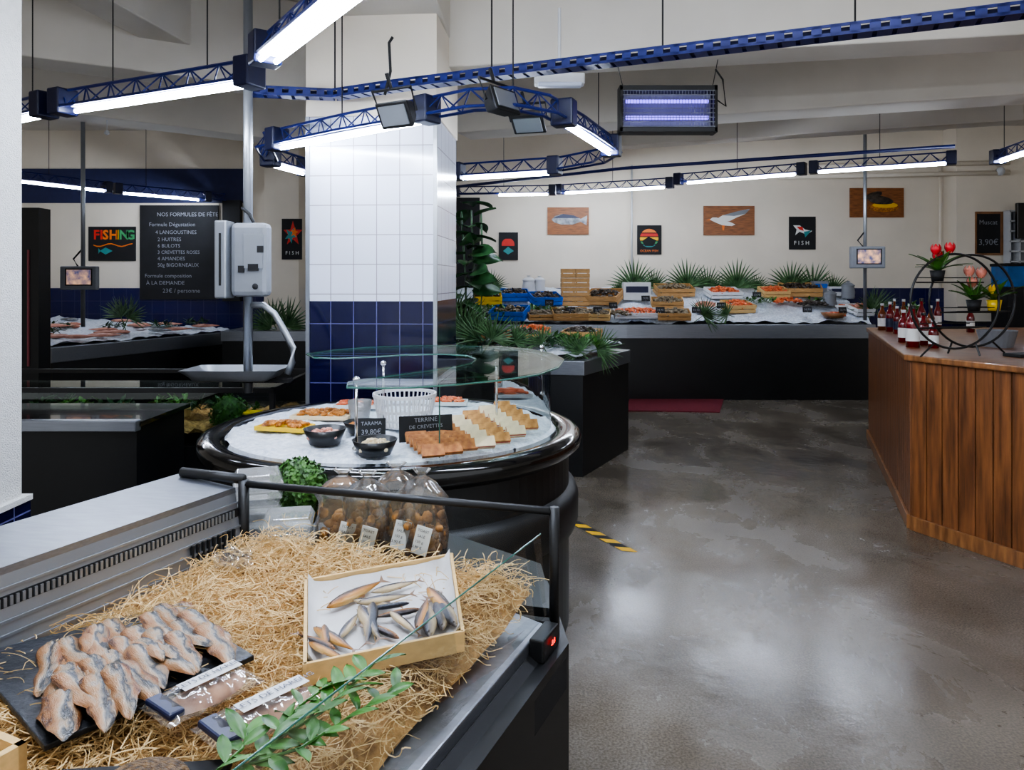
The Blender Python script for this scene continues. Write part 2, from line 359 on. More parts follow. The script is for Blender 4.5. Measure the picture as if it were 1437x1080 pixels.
# ---------------------------------------------------------------- wall pictures
DW=YW-.001
def rectB(u0,v0,u1,v1,d=DW,t=.02):
    a=D(u0,v1,d);c=D(u1,v0,d); return B().bb(a.x,d-t,a.z,c.x,d,c.z)
def pol(pts,d): return B().poly([D(u,v,d) for u,v in pts])
def wtx(s,u,v,px,d=DW-.024,al='LEFT',bold=0): 
    return txt(s,px*d/F,Matrix.Translation(D(u,v,d))@WR,al,bold)
def multi(parts):
    b=B()
    for p in parts: b.join(p)
    return b
d2=DW-.023
parts=[('sheet',rectB(125,318,191,366),m_chalk,{'l':'black sheet'})]
for i,(ch,m_) in enumerate(zip("FISHING",[m_red,m_red,m_orange,m_orange,m_yellow,m_green,m_green])):
    parts.append(('lettering',wtx(ch,131+[0,9,13,22,32,36,45][i],330,18,bold=.006),m_))
parts.append(('drawing',multi([pol([(140,352),(148,347),(158,352),(148,357)],d2),pol([(138,348),(141,352),(138,356)],d2)]),m_teal,{'l':'teal fish drawing'}))
parts.append(('drawing',multi([pol([(131+i*5,343+2*sin(i)),(136+i*5,343+2*sin(i+1)),(136+i*5,344.4+2*sin(i+1)),(131+i*5,344.4+2*sin(i))],d2) for i in range(11)]),m_orange,{'l':'orange fishing line drawing'}))
S('fishing_poster','black poster with colourful FISHING lettering and fish','poster',parts)
DB=YW-.032
parts=[('board',rectB(197,288,307,420,DB),m_chalk)]
tx=[("NOS FORMULES DE FÊTE",220,301,7.8),("Formule Dégustation",209,315,7.6),("4 LANGOUSTINES",218,326,7.2),("2 HUITRES",221,336,7.2),("6 BULOTS",221,345,7.2),("3 CREVETTES ROSES",221,354,6.6),("4 AMANDES",221,363,7.2),("50g BIGORNEAUX",221,372,7.2),("Formule composition",203,387,7.6),("À LA DEMANDE",205,397,7.6),("23€ / personne",228,408,8.4)]
for a,b_,c,e in tx: parts.append(('chalk_lettering',wtx(a,b_,c,e,DB-.024),m_chalkw))
S('menu_chalkboard','large black chalkboard with handwritten white menu','chalkboard',parts)
top('wall_panel',B().bb(-4.45,11.36,1.3,-4.18,11.47,2.85),m_dark,'tall dark panel beside the chalkboard','panel')
def starfish(cu,cv,r,d,k=5,rot=0):
    return pol([(cu+(r if i%2==0 else r*.42)*cos(rot+pi*i/k-pi/2),cv+1.3*(r if i%2==0 else r*.42)*sin(rot+pi*i/k-pi/2)) for i in range(2*k)],d)
DP=11.099
S('fish_poster','black poster with multicoloured starfish and FISH lettering','poster',[('sheet',rectB(396,307,424,364,DP),m_chalk),
 ('drawing',starfish(411,328,14,DP-.023),m_red),('drawing',starfish(408,330,9,DP-.025,rot=.5),m_teal),('drawing',starfish(413,326,6,DP-.027,rot=.2),m_orange),('lettering',wtx("F I S H",410,355,7,DP-.024,'CENTER'),m_white)])
S('fish_poster','black poster with white and orange fish and FISH lettering','poster',[('sheet',rectB(1107,304,1144,350),m_chalk),
 ('drawing',pol([(1113,316),(1122,316),(1130,322),(1140,324),(1132,329),(1122,325),(1116,330),(1118,322)],d2),m_white),('drawing',pol([(1118,318),(1126,318),(1128,324),(1122,322)],d2-.004),m_red),('drawing',pol([(1128,325),(1139,323),(1130,333)],d2-.004),m_teal),('lettering',wtx("F I S H",1125,341,8,DW-.024,'CENTER'),m_white)])
def disc(cu,cv,r,d,v0=-1,v1=1,n=20):
    pts=[]
    for i in range(n+1):
        s=v0+(v1-v0)*i/n; pts.append((cu+r*sqrt(max(0,1-s*s)),cv+r*s))
    for i in range(n,-1,-1):
        s=v0+(v1-v0)*i/n; pts.append((cu-r*sqrt(max(0,1-s*s)),cv+r*s))
    return pol(pts,d)
parts=[('sheet',rectB(894,316,928,357),m_chalk)]
for a,c,m_ in ((-1,-.6,m_orange),(-.5,-.2,m_red),(-.1,.25,m_yellow),(.35,.6,m_green),(.7,.98,m_teal)): parts.append(('drawing',disc(911,334,13,d2,a,c),m_))
parts.append(('drawing',pol([(901,338),(910,332),(921,337),(917,345),(905,345)],d2-.004),m_dark)); parts.append(('lettering',wtx("OCEAN FISH",911,352,4.5,DW-.024,'CENTER'),m_orange))
S('sunset_poster','black poster with striped sunset circle and fish','poster',parts)
S('lobster_poster','black poster with small red and teal drawing','poster',[('sheet',rectB(700,326,727,365),m_chalk),('drawing',disc(713,343,9,d2,-.9,.2),m_red),('drawing',pol([(706,352),(713,346),(721,352),(713,357)],d2-.003),m_teal)])
def woodpic(label,u0,v0,u1,v1,extra):
    return S('wooden_picture',label,'wall picture',[('board',rectB(u0,v0,u1,v1,DW,.03),m_board)]+extra)
dp=DW-.033
fishpts=[(774,308),(779,303),(790,300),(805,302),(815,307),(824,302),(823,316),(815,311),(803,315),(788,315),(778,312)]
woodpic('brown wooden board painted with a grey mackerel',768,291,826,329,[('painting',pol(fishpts,dp),m_mack),('painting',pol([(776,306),(790,300),(805,302),(814,306),(800,306)],dp-.003),m_navy)])
body=[(996,308),(1000,305),(1006,305),(1012,308),(1026,312),(1032,315),(1027,317),(1014,316),(1004,312)]
wing=[(1006,307),(1014,302),(1024,300),(1036,296),(1052,293),(1046,300),(1034,305),(1024,310),(1014,311)]
woodpic('brown wooden board painted with a white seagull',987,289,1058,330,[('painting',pol(body,dp),m_white),('painting',pol(wing,dp-.003),m_white),('painting',pol([(1014,302),(1036,296),(1053,293),(1046,300),(1030,303)],dp-.006),m_grey),('painting',pol([(1013,316),(1017,316),(1016,323),(1014,323)],dp-.003),m_orange),('painting',pol([(991,309),(996,307),(997,309)],dp-.003),m_orange)])
mus=[('painting',B().ell(D(1240,291,dp),(.24,.01,.07),16),m_fried),('painting',B().ell(D(1242,288,dp-.004),(.2,.01,.05),16),m_yellow),('painting',B().ell(D(1236,281,dp-.007),(.2,.012,.07),16,Matrix.Rotation(.15,4,'Y')),m_mussel),('painting',B().ell(D(1226,274,dp-.009),(.14,.012,.05),12,Matrix.Rotation(-.3,4,'Y')),m_mussel)]
woodpic('brown wooden board painted with dark mussels',1192,264,1267,305,mus)
S('price_chalkboard','framed chalkboard with handwritten price','chalkboard',[('frame',rectB(1368,297,1406,358,11.149,.03),m_countertop),('board',rectB(1371,300,1403,355,11.118,.01),m_chalk),
 ('chalk_lettering',wtx("Muscat",1374,312,9,11.1),m_chalkw),('chalk_lettering',wtx("3,90€",1373,340,12,11.1),m_chalkw)])
S('wine_shelf','white wall rack with small tags','shelf',[('rack',multi([rectB(1408,296+k*14,1437,298+k*14,11.1,.14) for k in range(6)]+[rectB(1408,296,1410,380,11.1,.14),rectB(1422,296,1423.5,380,11.1,.14)]),m_whitep),('back_panel',rectB(1408,296,1437,380,11.149,.04),m_grey)])
top('wall_screen',rectB(1424,285,1450,335,10.9,.06),m_blackg,'black wall mounted screen panel','screen',bevel=.01)
S('aquarium','blue lit aquarium tank with black base','aquarium',[('tank',rectB(1391,374,1460,402,10.6,.35),m_pinkw),('lid',rectB(1389,370,1462,374,10.62,.38),m_dark),('base',rectB(1391,402,1460,550,10.6,.35),m_dark)])
top('security_camera',B().ell(D(1404,240,11),(.06,.06,.07),12).box(D(1404,230,11.06),(.06,.12,.05)),m_whitep,'small white dome camera on wall','camera',smooth=True)
# ---------------------------------------------------------------- trusses and lights
def resample(path,step):
    path=[V(p) for p in path]; out=[path[0]]
    for a,c in zip(path,path[1:]):
        n=max(1,round((c-a).length/step))
        for i in range(1,n+1): out.append(a.lerp(c,i/n))
    return out
def trussB(path,w=.1,h=.1,step=.1,closed=False):
    pts=resample(path,step); n=len(pts); L_=[];R_=[];T_=[]
    for i,p in enumerate(pts):
        if closed: t=pts[(i+1)%(n-1)]-pts[(i-1)%(n-1)]
        else: t=pts[min(i+1,n-1)]-pts[max(i-1,0)]
        t.z=0; t.normalize(); s=V((-t.y,t.x,0))
        L_.append(p+s*w/2);R_.append(p-s*w/2);T_.append(p+V((0,0,h)))
    b=B()
    for c in (L_,R_,T_): b.tube(c,.009,6)
    for i in range(n-1):
        b.tube([L_[i],T_[i+1]] if i%2 else [T_[i],L_[i+1]],.0045,4,False)
        b.tube([R_[i],T_[i+1]] if i%2 else [T_[i],R_[i+1]],.0045,4,False)
    return b
def capbox(p,t,l=.1,w=.13,h=.15,dz=.035):
    return B().box((p.x,p.y,p.z+dz),(l,w,h),atan2(t.y,t.x))
TL='dark blue lattice truss with lit white fluorescent tube'
RF=.055;TRD=.012
def trusslight(p0,p1,tubes,ext=(0,0),wires=(),caps=(0,1),two=False):
    p0=V(p0);p1=V(p1); t=(p1-p0).normalized(); parts=[('truss_frame',trussB([p0-t*ext[0],p1+t*ext[1]]),m_blue)]
    a=atan2(t.y,t.x); sd=V((-t.y,t.x,0))
    for (x,y) in tubes:
        q0=p0.lerp(p1,x);q1=p0.lerp(p1,y); L=(q1-q0).length; c=(q0+q1)/2
        ti=Matrix.Rotation(-math.asin(t.z),4,'Y')
        parts.append(('reflector',B().box((c.x,c.y,c.z-.0),(L,RF*(2.0 if two else 1),.014),a,ti),m_refl))
        for o_ in ((-.034,.034) if two else (0,)):
            parts.append(('lamp_tube',B().cyl(q0+V((0,0,-.028))+sd*o_,q1+V((0,0,-.028))+sd*o_,TRD,10),m_tube,{'s':True}))
    for x in caps:
        q=p0.lerp(p1,x); parts.append(('end_cap',capbox(q,t),m_dblue,{'b':.01}))
    for x in wires:
        q=p0.lerp(p1,x); parts.append(('suspension_wire',B().cyl(q+V((0,0,.09)),(q.x,q.y,ZC-.005),.004,6),m_blackm))
    return S('truss_light',TL,'ceiling light',parts,group='fluorescent truss lights')
z=2.6
trusslight(P(30,163,z),P(62,156,z),[(0,.9)],(1,.0),(.5,),(1,))
trusslight(P(88,152,z),P(350,112,z),[(.08,.97)],(0,0),(.3,.8),(0,1))
trusslight(P(372,80,z+.02),P(500,-25,z+.02),[(.05,1)],(.05,.5),(.2,),(0,),two=True)
trusslight((.2,2.55,2.75),(1.7,2.2,2.75),[(.03,.97)],(0,0),(.5,),(0,1),two=True)  # unseen truss light, added above the frame to light the foreground
trusslight((-1.5,1.5,2.75),(.2,.9,2.75),[(.03,.97)],(0,0),(.5,),(0,1),two=True)  # another unseen fixture, added close to the camera to brighten the front case
trusslight(P(30,252,2.85),P(150,266,2.85),[(.0,.97)],(.6,0),(.3,),(1,))
trusslight(P(165,268,2.85),P(290,279,2.85),[(.06,.9)],(0,.3),(.3,),(0,1))
zb=2.9
for (a,c,tt) in (((785,271),(940,262),(.06,.95)),((952,257),(1125,243),(.08,.95)),((1142,241),(1335,228),(.04,.96))):
    trusslight(P(a[0],a[1]-2,zb),P(c[0],c[1]-2,zb),[tt],(0,0),(.5,))
trusslight(P(640,272,zb-.05),P(775,270,zb-.05),[(.45,.95)],(0,0),(.5,))
trusslight(P(1400,225,2.85),P(1450,208,2.85),[(.1,1)],(0,.5),(.2,),(0,))
top('blue_pipe',B().tube([P(640,262,2.95),P(875,236,2.98),P(1340,205,2.98)],.02,8),m_blue,'thin blue painted rail above the back lights','rail',smooth=True)
zl=2.5
ringpx=[(370,207),(480,184),(600,163),(660,152),(720,150),(772,160),(820,186),(862,214),(840,228),(785,238),(640,247),(430,240),(380,226),(370,207)]
rp=[P(u,v,zl) for u,v in ringpx]
parts=[('truss_frame',trussB(rp,closed=True),m_blue)]
def seg(u0,v0,u1,v1):
    q0=P(u0,v0,zl);q1=P(u1,v1,zl); t=(q1-q0).normalized();a=atan2(t.y,t.x);c=(q0+q1)/2;L=(q1-q0).length
    parts.append(('reflector',B().box(c,(L,RF,.014),a),m_refl))
    parts.append(('lamp_tube',B().cyl(q0+V((0,0,-.028)),q1+V((0,0,-.028)),TRD,10),m_tube,{'s':True}))
    parts.append(('end_cap',capbox(q0-t*.05,t),m_dblue,{'b':.01})); parts.append(('end_cap',capbox(q1+t*.05,t),m_dblue,{'b':.01}))
seg(395,202,590,165); seg(795,170,855,210); seg(650,246,770,239); seg(385,228,425,239)
for i in (1,4,8,10):
    q=rp[i]; parts.append(('suspension_wire',B().cyl(q+V((0,0,.09)),(q.x,q.y,ZC-.005),.004,6),m_blackm))
S('truss_light','blue lattice truss loop with fluorescent tubes around pillar','ceiling light',parts,group='fluorescent truss lights')
tp=[P(352,128,2.75),P(470,133,2.75),P(560,120,2.75),P(700,103,2.75),P(1437,14,2.75)]; tp.append(tp[-1]+(tp[-1]-tp[-2])*.4)
tray=B()
pts=resample(tp,.08)
for i in range(len(pts)-1):
    t=(pts[i+1]-pts[i]).normalized(); c=(pts[i]+pts[i+1])/2; s=V((-t.y,t.x,0)); a=atan2(t.y,t.x); L=(pts[i+1]-pts[i]).length
    for sg in (-1,1):
        tray.box(c+s*.045*sg+V((0,0,.02)),(L,.006,.014),a); tray.box(c+s*.045*sg+V((0,0,-.02)),(L,.006,.014),a); tray.box(pts[i]+s*.045*sg,(.045,.006,.05),a)
    tray.box(c+V((0,0,-.025)),(L*.75,.09,.004),a)
cab=B().tube([p+V((0,.01,-.0)) for p in pts],.024,8)
S('cable_tray','blue perforated cable tray hanging under ceiling','cable tray',[('tray',tray,m_blue),('cable',cab,m_dblue)]+[('suspension_rod',B().cyl(P(u,v,2.77),(P(u,v,2.77)+V((0,0,1.17))),.005,6),m_blackm) for u,v in ((470,128),(690,100),(930,70),(1200,40))])
def flood(p,rz,rx):
    hb=B().add([(-.1,-.02,-.07),(.1,-.02,-.07),(.1,-.02,.07),(-.1,-.02,.07),(-.07,.07,-.04),(.07,.07,-.04),(.07,.07,.04),(-.07,.07,.04)],[(3,2,1,0),(4,5,6,7),(0,1,5,4),(1,2,6,5),(2,3,7,6),(3,0,4,7)])
    S('floodlight','black floodlight clamped under the cable tray','floodlight',[('housing',hb,m_blackm,{'b':.008}),('lens',B().box((0,-.024,0),(.16,.006,.1)),m_steel2),
      ('bracket',B().tube([(-.11,.02,0),(-.12,.02,.12),(.12,.02,.12),(.11,.02,0)],.008,6).cyl((0,.02,.12),(0,.02,.2),.01,6),m_blackm)],M=TR(p,rz,rx),group='floodlights')
flood(D(556,160,3.7),-.5,.5); flood(D(706,142,3.75),.9,-.35); flood(D(742,172,4.3),-.3,.9)
top('loose_cable',B().tube([D(540,133,3.9),D(548,100,3.9),D(546,60,3.9),D(551,52,3.9)],.008,6),m_dark,'black loop of electrical cable','cable',smooth=True)
z0=D(868,122,5.0);z1=D(1004,188,5.0)
xm=(z0.x+z1.x)/2; zz0=z1.z;zz1=z0.z; w=z1.x-z0.x
fr=B(); 
for zc in (zz0+.02,zz1-.02): fr.box((xm,5,zc),(w,.12,.035))
for xc in (z0.x+.012,z1.x-.012): fr.box((xc,5,(zz0+zz1)/2),(.024,.12,zz1-zz0))
gr=B()
for i in range(30): gr.cyl((z0.x+.03+i*(w-.06)/29,4.945,zz0+.03),(z0.x+.03+i*(w-.06)/29,4.945,zz1-.03),.0022,5)
for k in range(9): gr.cyl((z0.x+.02,4.94,zz0+.04+k*.03),(z1.x-.02,4.94,zz0+.04+k*.03),.003,5)
S('insect_zapper','black hanging insect killer with violet tubes','insect killer',[('frame',fr,m_blackm,{'b':.004}),('grille',gr,m_grey),
 ('lamp_tube',B().cyl((z0.x+.05,5,zz0+.11),(z1.x-.05,5,zz0+.11),.013),m_uv),('lamp_tube',B().cyl((z0.x+.05,5,zz0+.22),(z1.x-.05,5,zz0+.22),.013),m_uv),
 ('back_panel',B().box((xm,5.05,(zz0+zz1)/2),(w-.04,.01,zz1-zz0-.04)),m_grey),
 ('hanging_wire',B().cyl((z0.x+.03,5,zz1),(z0.x-.02,5,3.12),.003,5),m_blackm),('hanging_wire',B().cyl((z1.x-.02,5,zz1),(z1.x+.02,5,3.12),.003,5),m_blackm),
 ('power_cable',B().tube([(z1.x,5,zz1-.08),(z1.x+.07,5,zz1-.13),(z1.x+.05,5,zz1+.05),(z1.x,5,zz1+.12)],.006,6),m_dark)])
e0=D(785,112,4.6)
S('emergency_light','white rectangular emergency light under beam','emergency light',[('body',B().box(e0,(.31,.09,.07)),m_whitep,{'b':.01}),('diffuser',B().box(e0+V((0,-.03,-.04)),(.27,.06,.03)),m_refl,{'b':.01}),('mounting',B().cyl(e0,(e0.x,e0.y,3.3),.01,6),m_whitep)])
for u,v,d in ((295,25,6.),(150,190,8)):
    p=D(u,v,d); S('ceiling_sprinkler','small white ceiling sprinkler on thin wire','sprinkler',[('body',B().lathe([(0,.0),(.03,.02),(.02,.05),(.005,.06)],10,p),m_whitep),('wire',B().cyl(p+V((0,0,.05)),(p.x,p.y,ZC-.01),.004,5),m_whitep)],group='ceiling sprinklers')
# ---------------------------------------------------------------- ice helper
def polygrid(c00,c10,c11,c01,zfn,nu,nv,amp=.02,sc=6):
    c00,c10,c11,c01=[V(c) for c in (c00,c10,c11,c01)]
    def fn(a,b_):
        p=c00.lerp(c10,a).lerp(c01.lerp(c11,a),b_)
        zz=zfn(a,b_)+amp*noise.noise(V((p.x*sc,p.y*sc,0)))+amp*.5*noise.noise(V((p.x*sc*3,p.y*sc*3,3)))
        return (p.x,p.y,zz)
    return B().grid(fn,nu,nv)
def counter(name,label,pts,zt,band,mbody=m_black,inset=.02):
    c=V((sum(p[0] for p in pts)/len(pts),sum(p[1] for p in pts)/len(pts)))
    ins=[tuple(V(p[:2])+(c-V(p[:2])).normalized()*inset) for p in pts]
    return S(name,label,'counter',[('body',B().prism(ins,.0,zt-band+.001),mbody),('steel_edge',B().prism([p[:2] for p in pts],zt-band,zt),m_steel,{'b':.006})])
BC=[(-.9,10.15),(1.55,10.0),(4.92,10.0),(4.92,11.4),(-.9,11.4)]
counter('display_counter','long black display counter with steel edge and crushed ice',BC,1.02,.19)
zs=lambda d:1.05+max(0,(d-10))*.34
top('crushed_ice',polygrid((-.85,10.2),(4.88,10.04),(4.88,11.38),(-.85,11.38),lambda a,b_:1.05+(.0 if b_<.04 else .03)+b_*.43,120,30,.05,5),m_ice,'sloping bed of crushed ice on back counter','ice',kind='stuff',smooth=True)
def slope(u,v):
    d=(1.6-1.07+3.4)/(.34+(v-395)/F)
    d=min(11.25,max(10.08,d)); return V(((u-CX)*d/F,d,zs(d)+.03))
LC=[(-5.13,8.25),(-4.05,11.1),(-4.1,11.42),(-7.5,11.42),(-7.3,8.4)]
counter('display_counter','black fish counter with steel edge',LC,.86,.17)
top('crushed_ice',polygrid((-5.2,8.35),(-4.15,11.05),(-6.9,11.38),(-7.0,8.5),lambda a,b_:.885+.17*b_,60,40,.04,5),m_ice,'bed of crushed ice on fish counter','ice',kind='stuff',smooth=True)
counter('display_counter','small black counter holding palm leaves',[(-3.9,9.9),(-2.0,9.9),(-2.0,10.8),(-3.9,10.8)],.94,.14)
MC=[(.59,6.04),(1.13,7.06),(-.1,8.0),(-1.2,6.4)]
counter('display_counter','black counter block with steel top edge',MC,.95,.12)
top('crushed_ice',polygrid((-1.0,6.42),(.56,6.14),(1.05,7.05),(-.1,7.85),lambda a,b_:.985+.06*sin(pi*a)*sin(pi*b_)+.04*b_,50,50,.05,6),m_ice,'mound of crushed ice on counter block','ice',kind='stuff',smooth=True)
# ---------------------------------------------------------------- plants
def palmB(R_=.4,n=16,spread=1.45,petiole=.2):
    b=B(); b.tube([(0,0,-petiole),(0,0,0)],[.008,.006],5)
    for i in range(n):
        a=-spread+2*spread*i/(n-1); L=R_*(.82+.18*cos(a))*U(.88,1.05); y=U(-.08,.04)
        dx,dz=sin(a),cos(a); w=.009+.009*R_
        vs=[]
        for t,k in [(0,.4),(.35,1),(.7,.65),(1,.03)]:
            c=V((dx*L*t,y*t-.02*t,dz*L*t-.12*L*t*t)); s=V((dz,0,-dx))*w*k
            vs+=[c-s,c+V((0,-.012*k,0)),c+s]
        fs=[]
        for j in range(3):
            for q in (0,1): fs.append((j*3+q,j*3+q+1,(j+1)*3+q+1,(j+1)*3+q))
        b.add(vs,fs)
    return b
palmT=[palmB(.42,21),palmB(.36,17,1.2),palmB(.45,23,1.6)]
palmM=[x.mesh('palm_leaf',m_palm) for x in palmT]
def palm(p,s=1,rz=0,rx=0,ry=0,label='green fan palm leaf stuck in crushed ice'):
    o=bpy.data.objects.new('palm_leaf',random.choice(palmM)); COL.objects.link(o); o.matrix_world=TR(p,rz,rx,ry,s); setp(o,label,'palm leaf','decorative fan palm leaves'); return o
for u,v,s,ry in ((890,404,1.25,.0),(918,404,1.0,-.35),(965,404,1.2,-.2),(992,405,.95,.35),(1034,404,1.2,.0),(1060,406,.8,.4),(1110,404,1.3,-.15),(1140,404,1.1,.35),(870,408,.65,-.5),(690,405,.8,0),(1168,408,.9,.6)):
    palm(D(u,v,11.15),s,U(-.3,.3),U(-.1,.2),ry)
for u,v,s,ry in ((1222,440,.9,-1.0),(1228,437,.9,-.3),(985,450,.75,.9),(1020,445,.55,-1.2)):
    p=slope(u,v); palm(p+V((0,-.05,.03)),s,U(-.3,.3),.3,ry)
for u,v,s,ry,d in ((650,468,1.,-.9,6.5),(662,472,.9,-.2,6.5),(690,476,.8,.5,6.3),(722,480,.75,1.1,6.3),(672,476,.85,-1.2,6.4),(800,492,.6,.7,6.3),(838,490,.65,1.3,6.4),(815,494,.55,-.8,6.2),(655,455,.9,.1,6.9),(760,482,.65,-.6,6.3),(640,440,.8,-.5,6.8)):
    palm(D(u,v,d),s*.95,U(-.4,.4),.3,ry)
for u,v,s,ry,d in ((170,445,.9,-.3,9.6),(180,446,.9,.5,9.7),(385,455,1.2,-.4,10.2),(402,458,1.2,.4,10.2),(380,460,1.1,-1.1,10.1)):
    palm(D(u,v,d),s,U(-.3,.3),.1,ry)
def leafB(L,W,droop=.2,n=6):
    def fn(a,b_):
        w=W*sin(pi*min(1,a*.98+.02))**.7*(b_-.5); return (L*a,w,-droop*L*a*a+abs(b_-.5)*W*.25)
    return B().grid(fn,n,4)
stem=B();lv=B(); base=D(658,440,6.75)
for k in range(3):
    x=base.x+.05*k-.03; stem.tube([(x,base.y,1.0),(x+.03*k,base.y+.02,1.6),(x+.04*(k-1),base.y,2.25)],.01,6)
for i in range(30):
    zz=1.2+1.15*i/30; a=i*2.4; p=V((base.x+U(-.06,.06),base.y+U(-.05,.05),zz))
    o=leafB(U(.18,.25),U(.13,.18),U(.1,.6)); lv.add(o.v,o.f,TR(p,a,0,-U(-.1,.6)))
for zz,a in ((1.78,-.5),(1.6,-.9),(1.95,-2.2),(1.68,-1.3),(1.85,-1.0),(1.5,-.3)):
    o=leafB(.25,.16,.5); lv.add(o.v,o.f,TR((base.x+.04,base.y-.05,zz),a,0.9,-.3))
S('rubber_plant','tall potted plant with large dark green leaves','plant',[('stem',stem,m_dleaf),('leaves',lv,m_dleaf,{'s':True}),('pot',B().lathe([(0,.96),(.1,.96),(.13,1.15),(.12,1.15),(.1,1.1),(0,1.1)],20,(base.x,base.y,0)),m_dark)])
def ballB(r,n):
    core=B().ell((0,0,0),(r*.9,r*.9,r*.9),16); lf=B()
    for i in range(n):
        d=V((random.gauss(0,1),random.gauss(0,1),random.gauss(0,1))).normalized(); p=d*r*U(.86,1.05)
        q=d.to_track_quat('Z','Y').to_matrix().to_4x4(); s=r*.11
        lf.add([(-s,0,0),(0,-s*.6,s*.3),(s,0,s*.5),(0,s*.6,s*.3)],[(0,1,2,3)],Matrix.Translation(p)@q@Matrix.Rotation(U(0,6),4,'Z')@Matrix.Rotation(U(-.9,.9),4,'Y'))
    return core,lf
def topiary(p,r,pot,label,n=1100,ph=.9):
    c,l=ballB(r,n)
    S('topiary_ball',label,'plant',[('foliage_core',c,m_box,{'s':True}),('leaves',l,m_box),('pot',B().lathe([(0,-r*(.85+ph)),(r*.5,-r*(.85+ph)),(r*.62,-r*.85),(r*.5,-r*.85),(0,-r*.9)],20),pot)],M=TR(p))
# ---------------------------------------------------------------- crates etc on back counter
def crateB(w,d,h,t=.01,slats=2,gap=.012):
    b=B(); b.box((0,0,t/2),(w,d,t)); sh=(h-gap*(slats-1))/slats
    for k in range(slats):
        z=k*(sh+gap)+sh/2
        for sg in (-1,1):
            b.box((0,sg*(d/2-t/2),z),(w,t,sh)); b.box((sg*(w/2-t/2),0,z),(t,d-2*t,sh))
    for sx in (-1,1):
        for sy in (-1,1): b.box((sx*(w/2-t*1.6),sy*(d/2-t*1.6),h/2),(t*1.4,t*1.4,h))
    return b
def pileB(w,d,h,n,r,flat=.5):
    b=B()
    for i in range(n):
        x,y=U(-w/2,w/2)*.9,U(-d/2,d/2)*.9; z=h*(1-(2*x/w)**2*.4-(2*y/d)**2*.4)*U(.6,1)
        b.ell((x,y,z),(r*U(.8,1.4),r*U(.5,.9),r*flat),6,Matrix.Rotation(U(0,6),4,'Z')@Matrix.Rotation(U(-.6,.6),4,'X'))
    return b
def crate(p,w,d,h,m,label,cont=None,clabel='',rz=0,rx=.3,cr=.03,n=80,name='crate',cn='shellfish',slats=2,hh=1.25):
    M=TR(p,rz,rx)
    top(name,crateB(w,d,h,slats=slats),m,label,'crate',M=M,group='crates on the counter')
    if cont: top(cn,pileB(w*.95,d*.93,h*hh,n,cr),cont,clabel,'seafood',M=M@Matrix.Translation((0,0,.012)),kind='stuff')
cr=[(684,424,.4,.3,.12,m_yelp,'bright yellow plastic crate on ice',m_mussel,'dark shellfish heap in yellow crate',.1),
(716,446,.5,.3,.13,m_bluep,'bright blue plastic crate tilted on ice',m_oyster,'oysters heaped in blue crate',-.35),
(722,420,.4,.24,.12,m_bluep,'bright blue plastic crate of shellfish',m_mussel,'mussels heaped in blue crate',.1),
(764,425,.44,.3,.12,m_bluep,'bright blue plastic crate of mussels',m_mussel,'mussels heaped in blue crate',.3),
(760,448,.4,.22,.08,m_wood,'small shallow wooden crate of whelks',m_oyster,'whelks in shallow crate',.2),
(848,423,.5,.4,.13,m_wood,'tilted wooden crate of dark shellfish',m_mussel,'dark shellfish in wooden crate',-.45),
(800,446,.5,.28,.1,m_wood,'shallow wooden crate of oysters',m_oyster,'oysters in shallow crate',.1),
(838,448,.36,.24,.09,m_pale,'pale wooden crate of oysters',m_oyster,'oysters in pale crate',-.2),
(945,413,.56,.28,.12,m_wood,'wooden crate of oysters on ice',m_oyster,'oysters in wooden crate',.1),
(936,430,.44,.24,.1,m_wood,'wooden crate of small brown shellfish',m_oyster,'small brown shells in wooden crate',-.1),
(945,448,.44,.22,.1,m_wood,'wooden crate of small shellfish',m_oyster,'small shells in wooden crate',-.05),
(1034,436,.44,.26,.11,m_pale,'pale wooden crate with salmon pieces',m_salmon,'salmon pieces in crate',.4),
(1122,413,.6,.3,.13,m_wood,'wooden crate of clams on ice',m_mussel,'clams in wooden crate',-.25),
(1085,415,.4,.26,.1,m_pale,'pale crate with pink prawns',m_shrimp,'pink prawns in pale crate',.1),
(892,444,.6,.24,.08,m_foam,'white tray of cooked shrimps',m_shrimp,'cooked shrimps heaped on tray',.0),
(1014,416,.5,.28,.1,m_foam,'white foam box with prawns',m_shrimp,'prawns heaped in foam box',.2),
(990,436,.3,.24,.09,m_foam,'white foam box of pink fish',m_pinkf,'pink fish in foam box',-.3),
(1205,440,.3,.26,.1,m_foam,'white foam box of shellfish',m_pinkf,'pink shellfish in foam box',.3)]
for u,v,w,d,h,m_,lab,cm,cl,rz in cr: crate(slope(u,v),w,d,h,m_,lab,cm,cl,rz)
for u,v,cm,l in ((1140,432,m_mussel,'heap of dark shellfish on ice'),(1105,428,m_shrimp,'heap of orange crayfish on ice'),(865,446,m_oyster,'heap of oysters on ice')):
    top('shellfish_heap',pileB(.4,.26,.1,90,.03),cm,l,'seafood',M=TR(slope(u,v)),kind='stuff')
for i in range(4):
    for j in range(2):
        p=D(797+j*20,428,10.7); top('small_wooden_crate',crateB(.2,.2,.13,slats=2),m_wood,'small wooden oyster crate in a stack','crate',M=TR((p.x,p.y,1.25+i*.135),U(-.05,.05)),group='stacked oyster crates')
def pack(p,w,d,h,m1,m2,label,t=None,rz=0):
    parts=[('box',B().box((0,0,h/2),(w,d,h)),m1,{'b':.008}),('printed_band',B().box((0,-d/2-.002,h*.6),(w*.8,.003,h*.35)),m2)]
    if t: parts.append(('lettering',txt(t,h*.3,Matrix.Translation((0,-d/2-.005,h*.6))@WR),m_white))
    S('product_box',label,'package',parts,M=TR(p,rz,0),group='packages on the counter')
pack(slope(893,422),.4,.14,.26,m_whitep,m_navy,'white and navy printed product box')
